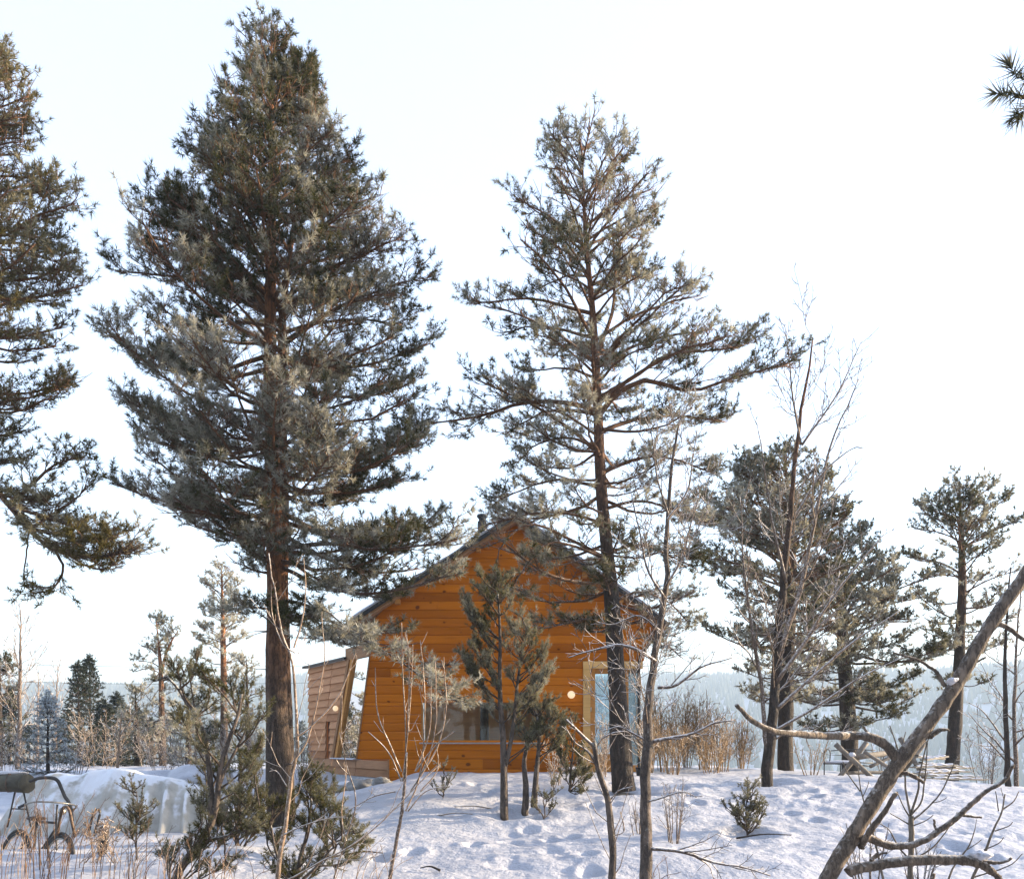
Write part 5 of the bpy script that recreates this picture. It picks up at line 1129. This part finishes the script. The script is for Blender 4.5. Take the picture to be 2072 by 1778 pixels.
for nme, a_, b_, r_ in (('top_tube', (-.12, .52), (.33, .52), .016), ('down_tube', (-.05, .02), (.35, .44), .017), ('seat_tube', (-.05, .02), (-.14, .60), .016), ('chain_stay', (-.05, .02), (-.52, .03), .011), ('seat_stay', (-.13, .52), (-.52, .03), .010), ('fork', (.34, .55), (.52, .03), .013), ('stem', (.34, .55), (.30, .74), .013)):
    tube(nme, [bp_(*a_), bp_(*b_)], r_, M_DKSTEEL, bk, 3, 8)
hb = tube('handlebar', [bp_(.12, .70, -.30), bp_(.24, .74, -.27), bp_(.34, .76, -.12), bp_(.34, .76, .12), bp_(.24, .74, .27), bp_(.12, .70, .30)], .012, M_CHROME, bk, 24, 8)
for s_ in (-1, 1): tube('grip', [bp_(.02, .67, s_ * .31), bp_(.13, .705, s_ * .30)], .018, M_RUBBER, hb, 3, 8)
lump('saddle', bp_(-.16, .56), (.12, .07, .03), 3, M_LEATHER, bk, 10, .2)
tube('crank', [bp_(-.05, .02, .06), bp_(.06, -.1, .08)], .01, M_CHROME, bk, 2, 6); lump('headlamp', bp_(.44, .66), (.045, .045, .045), 8, M_CHROME, bk, 9, .05)
# bent tubes, loose wheel, tank, red box
tag(tube('bent_tube', [P(60, 1580, 11.4), P(80, 1573, 11.4), P(105, 1573, 11.4), P(117, 1579, 11.4), P(125, 1596, 11.4), P(132, 1612, 11.4), P(141, 1626, 11.4), P(146, 1660, 11.4)], .022, M_DKSTEEL, None, 30, 9), 'long dark bent tube arching above the bicycle', 'metal tube', 'scrap tubing')
tag(tube('bent_tube', [P(116, 1690, 10.9), P(122, 1652, 10.9), P(126, 1636, 10.9), P(133, 1631, 10.9), P(140, 1638, 10.9), P(145, 1660, 10.9), P(152, 1692, 10.9)], .018, M_RUST, None, 30, 9), 'rusty hoop of bent tube standing in the snow', 'metal tube', 'scrap tubing')
tag(tube('bent_tube', [P(178, 1690, 11.3), P(186, 1655, 11.3), P(194, 1638, 11.3), P(200, 1637, 11.3), P(202, 1645, 11.3), P(196, 1668, 11.3), P(190, 1690, 11.3)], .016, M_DKSTEEL, None, 30, 9), 'narrow grey hoop of bent tube left of the loose wheel', 'metal tube', 'scrap tubing')
wc = P(208, 1703, 10.6); ax2, up2_ = nrm(np.array((.45, -.85, .1))), nrm(np.array((.05, .15, 1)))
whl = empty('scrap_wheelset', wc, 'small dark wheel standing in the snow below the heap', 'wheel')
a = np.linspace(0, 2 * math.pi, 34)
for nme, r_, rt, m_ in (('tyre', .15, .045, M_RUBBER), ('rim', .11, .014, M_RUST)):
    T_ = Tubes(); T_.add(np.array([wc + ax2 * r_ * math.cos(t_) + up2_ * r_ * math.sin(t_) for t_ in a]), np.full(34, rt), 9); T_.build(nme, m_, whl)
nn = np.cross(ax2, up2_); tube('hub', [wc - nn * .05, wc + nn * .05], .05, M_RUST, whl, 3, 12)
for q_ in range(5):
    t_ = q_ * 1.2566; tube('spoke', [wc, wc + (ax2 * math.cos(t_) + up2_ * math.sin(t_)) * .11], .012, M_RUST, whl, 2, 6)
tk = empty('tank', P(10, 1583, 11.6), 'olive cylindrical tank with a dented round end at the picture edge', 'tank')
tube('shell', [P(-140, 1578, 11.9), P(0, 1582, 11.65), P(54, 1584, 11.55)], .115, M_OLIVE, tk, 12, 26); tube('end_rim', [P(53, 1584, 11.55), P(56.5, 1584, 11.54)], .121, M_OLIVE, tk, 3, 26)
tube('strap', [P(20, 1582.7, 11.6), P(23, 1582.8, 11.6)], .119, M_RUST, tk, 3, 26)
sn_ = lump('snow_pad', P(-10, 1563, 11.65), (.38, .09, .03), 4, M_SNOWCAP, tk, 12, .3)
# stand under the tank: bracket of two struts
tr = empty('trestle_stand', P(45, 1640, 11.7), 'thin dark strut frame carrying the olive tank', 'stand')
for x0, x1 in ((30, 15), (48, 62)): tube('strut', [P(x0, 1602, 11.6), P(x1, 1672, 11.7)], .011, M_DKSTEEL, tr, 2, 7)
tube('crossbar', [P(23, 1635, 11.66), P(55, 1636, 11.66)], .009, M_DKSTEEL, tr, 2, 7)

# ================================================================== LOG TRESTLE, PLANKS AND BENCH ON THE CREST
M_LOG = plain('weathered_log', (.17, .145, .12), .85, 0, .35, 10, .5); M_PLANK = plain('grey_plank', (.30, .26, .21), .85, 0, .3, 9, .4)
DL = 18.6; lt = empty('log_trestle', P(1755, 1580, DL), 'rough log trestle of crossed poles on the crest', 'trestle')
for x0, y0, d0, x1, y1, d1, r_ in ((1690, 1505, 18.3, 1768, 1577, 18.3, .052), (1753, 1501, 18.45, 1693, 1577, 18.45, .052), (1736, 1530, 18.4, 1846, 1517, 19.6, .06), (1820, 1492, 19.5, 1872, 1578, 19.5, .05), (1872, 1500, 19.7, 1812, 1578, 19.7, .05), (1748, 1520, 18.2, 1812, 1562, 18.2, .038), (1714, 1563, 18.5, 1808, 1561, 18.9, .036), (1760, 1550, 18.8, 1812, 1525, 19.0, .036)):
    tube('pole', [P(x0, y0, d0), P((x0 + x1) / 2 + .6, (y0 + y1) / 2, (d0 + d1) / 2), P(x1, y1, d1)], [r_ * 1.05, r_ * .92], M_LOG, lt, 7, 10)
tag(lump('snow_pad', P(1722, 1526, 18.3), (.07, .08, .045), 6, M_SNOWCAP), 'snow caught in the fork of the log trestle', 'snow lump')
rp_ = random.Random(8); PLG = 'planks stacked beside the log trestle'
for k_, (x0, x1, y0, y1, d_) in enumerate(((1850, 1925, 1566, 1563, 18.8), (1860, 1955, 1559, 1562, 19.0), (1846, 1930, 1553, 1549, 19.1), (1870, 1975, 1570, 1573, 18.6), (1856, 1940, 1546, 1551, 19.3), (1880, 1990, 1576, 1578, 18.4), (1868, 1912, 1538, 1531, 19.4), (1850, 1905, 1532, 1536, 19.5), (1890, 1965, 1556, 1554, 19.6))):
    a, b_ = P(x0, y0, d_), P(x1, y1, d_ + .35); dv_ = nrm(b_ - a); w_ = np.array((-dv_[1], dv_[0], 0)) * .09; h_ = np.array((0, 0, .032))
    pl = slab('plank', [a - w_, b_ - w_, b_ + w_, a + w_], .032, M_PLANK)
    rt = pl; tag(rt, 'weathered snow dusted plank in the stack beside the log trestle', 'plank', PLG)
    s0, s1 = a + (b_ - a) * .06, a + (b_ - a) * .92
    c = (s0 + s1) / 2; n_ = 24; uu = np.linspace(0, 1, n_); prof_v = []
    for t_ in uu:
        for s_, hh in ((-.9, .034), (-.5, .055), (.5, .055), (.9, .034)):
            prof_v.append(s0 + (s1 - s0) * t_ + w_ * s_ * (1 + .1 * math.sin(t_ * 17 + k_)) + np.array((0, 0, hh + .012 * math.sin(t_ * 23 + k_ * 2))))
    ii = np.arange(n_ * 4).reshape(n_, 4); qq = np.stack([ii[:-1, :-1], ii[1:, :-1], ii[1:, 1:], ii[:-1, 1:]], -1).reshape(-1, 4)
    mk('snow_layer', np.array(prof_v), [qq], M_SNOWCAP, pl, True)
tag(slab('loose_board', [P(1922, 1587, 16.9), P(1948, 1591, 16.8), P(1948, 1588, 17.1), P(1922, 1584, 17.2)], .04, M_LOG), 'short dark board lying alone on the snow', 'board')
bn = empty('garden_bench', P(1680, 1580, 19.2), 'thin wire framed garden bench with curled arms left of the trestle', 'bench')
for x in (1667, 1700): tube('leg', [P(x, 1572, 19.2), P(x, 1548, 19.2), P(x + 2, 1543, 19.2)], .012, M_DKSTEEL, bn, 8, 6)
tube('seat_rail', [P(1665, 1544, 19.2), P(1710, 1545, 19.2), P(1760, 1549, 19.2)], .014, M_DKSTEEL, bn, 8, 6); tube('seat_rail', [P(1670, 1539, 19.7), P(1765, 1543, 19.7)], .014, M_DKSTEEL, bn, 4, 6)
tube('arm', [P(1668, 1543, 19.2), P(1666, 1528, 19.2), P(1669, 1517, 19.2), P(1676, 1516, 19.2), P(1679, 1522, 19.2), P(1678, 1538, 19.3), P(1673, 1541, 19.3)], .011, M_DKSTEEL, bn, 30, 6)
tube('back_rail', [P(1680, 1518, 19.7), P(1720, 1515, 19.7), P(1770, 1517, 19.7)], .012, M_DKSTEEL, bn, 8, 6)
lump('snow_pad', P(1700, 1541, 19.4), (.36, .22, .04), 6, M_SNOWCAP, bn, 12, .3)

# ================================================================== SMALL THINGS BY THE CABIN
for x, y, d_, r_, sd, lb in ((700, 1575, 18.4, (.22, .2, .17), 21, 'grey boulder capped with snow under the annex'), (733, 1590, 18.0, (.26, .22, .14), 22, 'flat rock at the foot of the leaning window'), (668, 1578, 19.0, (.18, .2, .14), 23, 'small rock left of the snow capped boulder'), (770, 1598, 17.6, (.2, .15, .1), 24, 'low rock below the corner of the gable wall')):
    tag(lump('rock', (PX(x, d_), d_, gz(PX(x, d_), d_) + .25 * r_[2]), r_, sd, M_STONE, None, 12, .5), lb, 'rock', 'rocks under the annex')
tag(lump('snow_lump', (PX(700, 18.4), 18.38, gz(PX(700, 18.4), 18.4) + .20), (.17, .15, .06), 31, M_SNOWCAP, None, 12, .3), 'snow cap on the boulder under the annex', 'snow lump')
bc = P(1297, 1572, 17.2); bu = empty('bucket', bc, 'black bucket standing beside the lichened slender trunk', 'bucket')
tube('body', [bc + np.array((0, 0, -.05)), bc + np.array((0, 0, .18))], [.085, .11], M_BLACK, bu, 4, 16); tube('rim', [bc + np.array((0, 0, .175)), bc + np.array((0, 0, .19))], .116, M_BLACK, bu, 2, 16)
tube('handle', [bc + np.array((-.11, 0, .18)), bc + np.array((-.06, 0, .27)), bc + np.array((.06, 0, .27)), bc + np.array((.11, 0, .18))], .006, M_GUTTER, bu, 12, 5)
ck = P(1152, 1568, 17.8); cst = empty('chopping_block', ck, 'grey weathered stump with snow on top at the gable foot', 'stump')
tube('block', [ck + np.array((0, 0, -.15)), ck + np.array((0, 0, .12))], [.20, .18], M_LOG, cst, 4, 14); lump('snow_pad', ck + np.array((0, 0, .13)), (.18, .17, .045), 9, M_SNOWCAP, cst, 10, .2)
# scattered dead sticks on the snow
for k_, (x, y, d_, ln, an, lb) in enumerate(((920, 1607, 12.8, .5, .1, 'pale dead stick on the snow below the window'), (960, 1600, 13.2, .6, 2.9, 'forked dead branch on the snow below the window'), (735, 1655, 10.6, .45, .2, 'short dark stick on the snow by the low juniper'), (870, 1690, 9.9, .3, 2.4, 'small twig on the shaded snow'), (1545, 1690, 11.4, .7, .15, 'dark mossy stick beside the tiny juniper'))):
    c = np.array((PX(x, d_), d_, gz(PX(x, d_), d_) + .03)); dv_ = np.array((math.cos(an), math.sin(an) * .4, .05)); rng_ = np.random.default_rng(k_)
    tag(tube('dead_stick', [c - dv_ * ln / 2, c + np.array((0, 0, .03)), c + dv_ * ln / 2], [.014, .006], M_TWIG_L if k_ < 2 else M_PBARK_D, None, 8, 6), lb, 'stick', 'dead sticks on the snow')
# power lines beyond the clearing
for y0, y1, lb in ((1341, 1340, 'upper power line crossing behind the spruces'), (1376, 1374, 'lower power line crossing behind the spruces')):
    a, b_ = P(-250, y0 - 4, 62), P(900, y1 + 1, 70); m_ = (a + b_) / 2 - np.array((0, 0, .35))
    tag(tube('power_line', [a, m_, b_], .014, M_DKSTEEL, None, 24, 5), lb, 'cable', 'power lines')

# ================================================================== UNSEEN PINES ADDED AROUND AND BEHIND THE PHOTOGRAPHER, FOR SHADE AND REFLECTIONS
def copy_tree(root, loc, rz, s, label, group):
    r = root.copy(); C.objects.link(r); r.location = loc; r.rotation_euler = (0, 0, rz); r.scale = (s, s, s); tag(r, label, 'tree', group)
    for ch in list(root.children):
        c = ch.copy(); C.objects.link(c); c.parent = r; c.matrix_parent_inverse = ch.matrix_parent_inverse
    return r
by = {o['label']: o for o in bpy.data.objects if o.parent is None and 'label' in o.keys()}
big = by['tallest pine with twin trunks and a broad frosted crown']; mid_ = by['dark-barked pine standing in front of the glazed entrance, sparse open crown']; brow = by['spreading pine on the brow behind the log trestle']
for src, x, y, rz, s in ((brow, 22, 27, 2.2, .7), (brow, 12.5, 9.2, 4.0, .62),
                         (big, -7, -11, 1.2, 1.0), (mid_, 1.5, -14, 2.0, 1.0), (big, 9, -13, 3.3, .95), (mid_, -14, -6, 4.4, 1.0), (big, -3, -22, .3, 1.1), (mid_, 15, -5, 5.2, 1.0), (big, 6, -26, 2.7, 1.1), (mid_, -10, -24, 3.9, 1.1), (big, -5, -6.5, 5.5, .9), (mid_, 4.5, -7, 1.7, .95), (big, -12, -15, 2.2, 1.0), (big, 1, -9, .9, .9), (mid_, 11, -8, 3.0, 1.0), (mid_, -2, -15, 4.9, 1.1), (big, 14, -18, 1.4, 1.1), (big, -18, -12, 3.1, 1.1), (mid_, 20, -12, .2, 1.1), (mid_, -17, 2, 1.9, .9), (big, -20, 8, 4.0, .9), (mid_, -9, -2.5, 2.9, .9), (big, 8, -19, 5.6, 1.1)):
    copy_tree(src, (x, y, gz(x, y) - .15 if y > 0 else -.2), rz, s, 'unseen pine outside the picture, added for shade and reflections', 'added pines outside the picture')
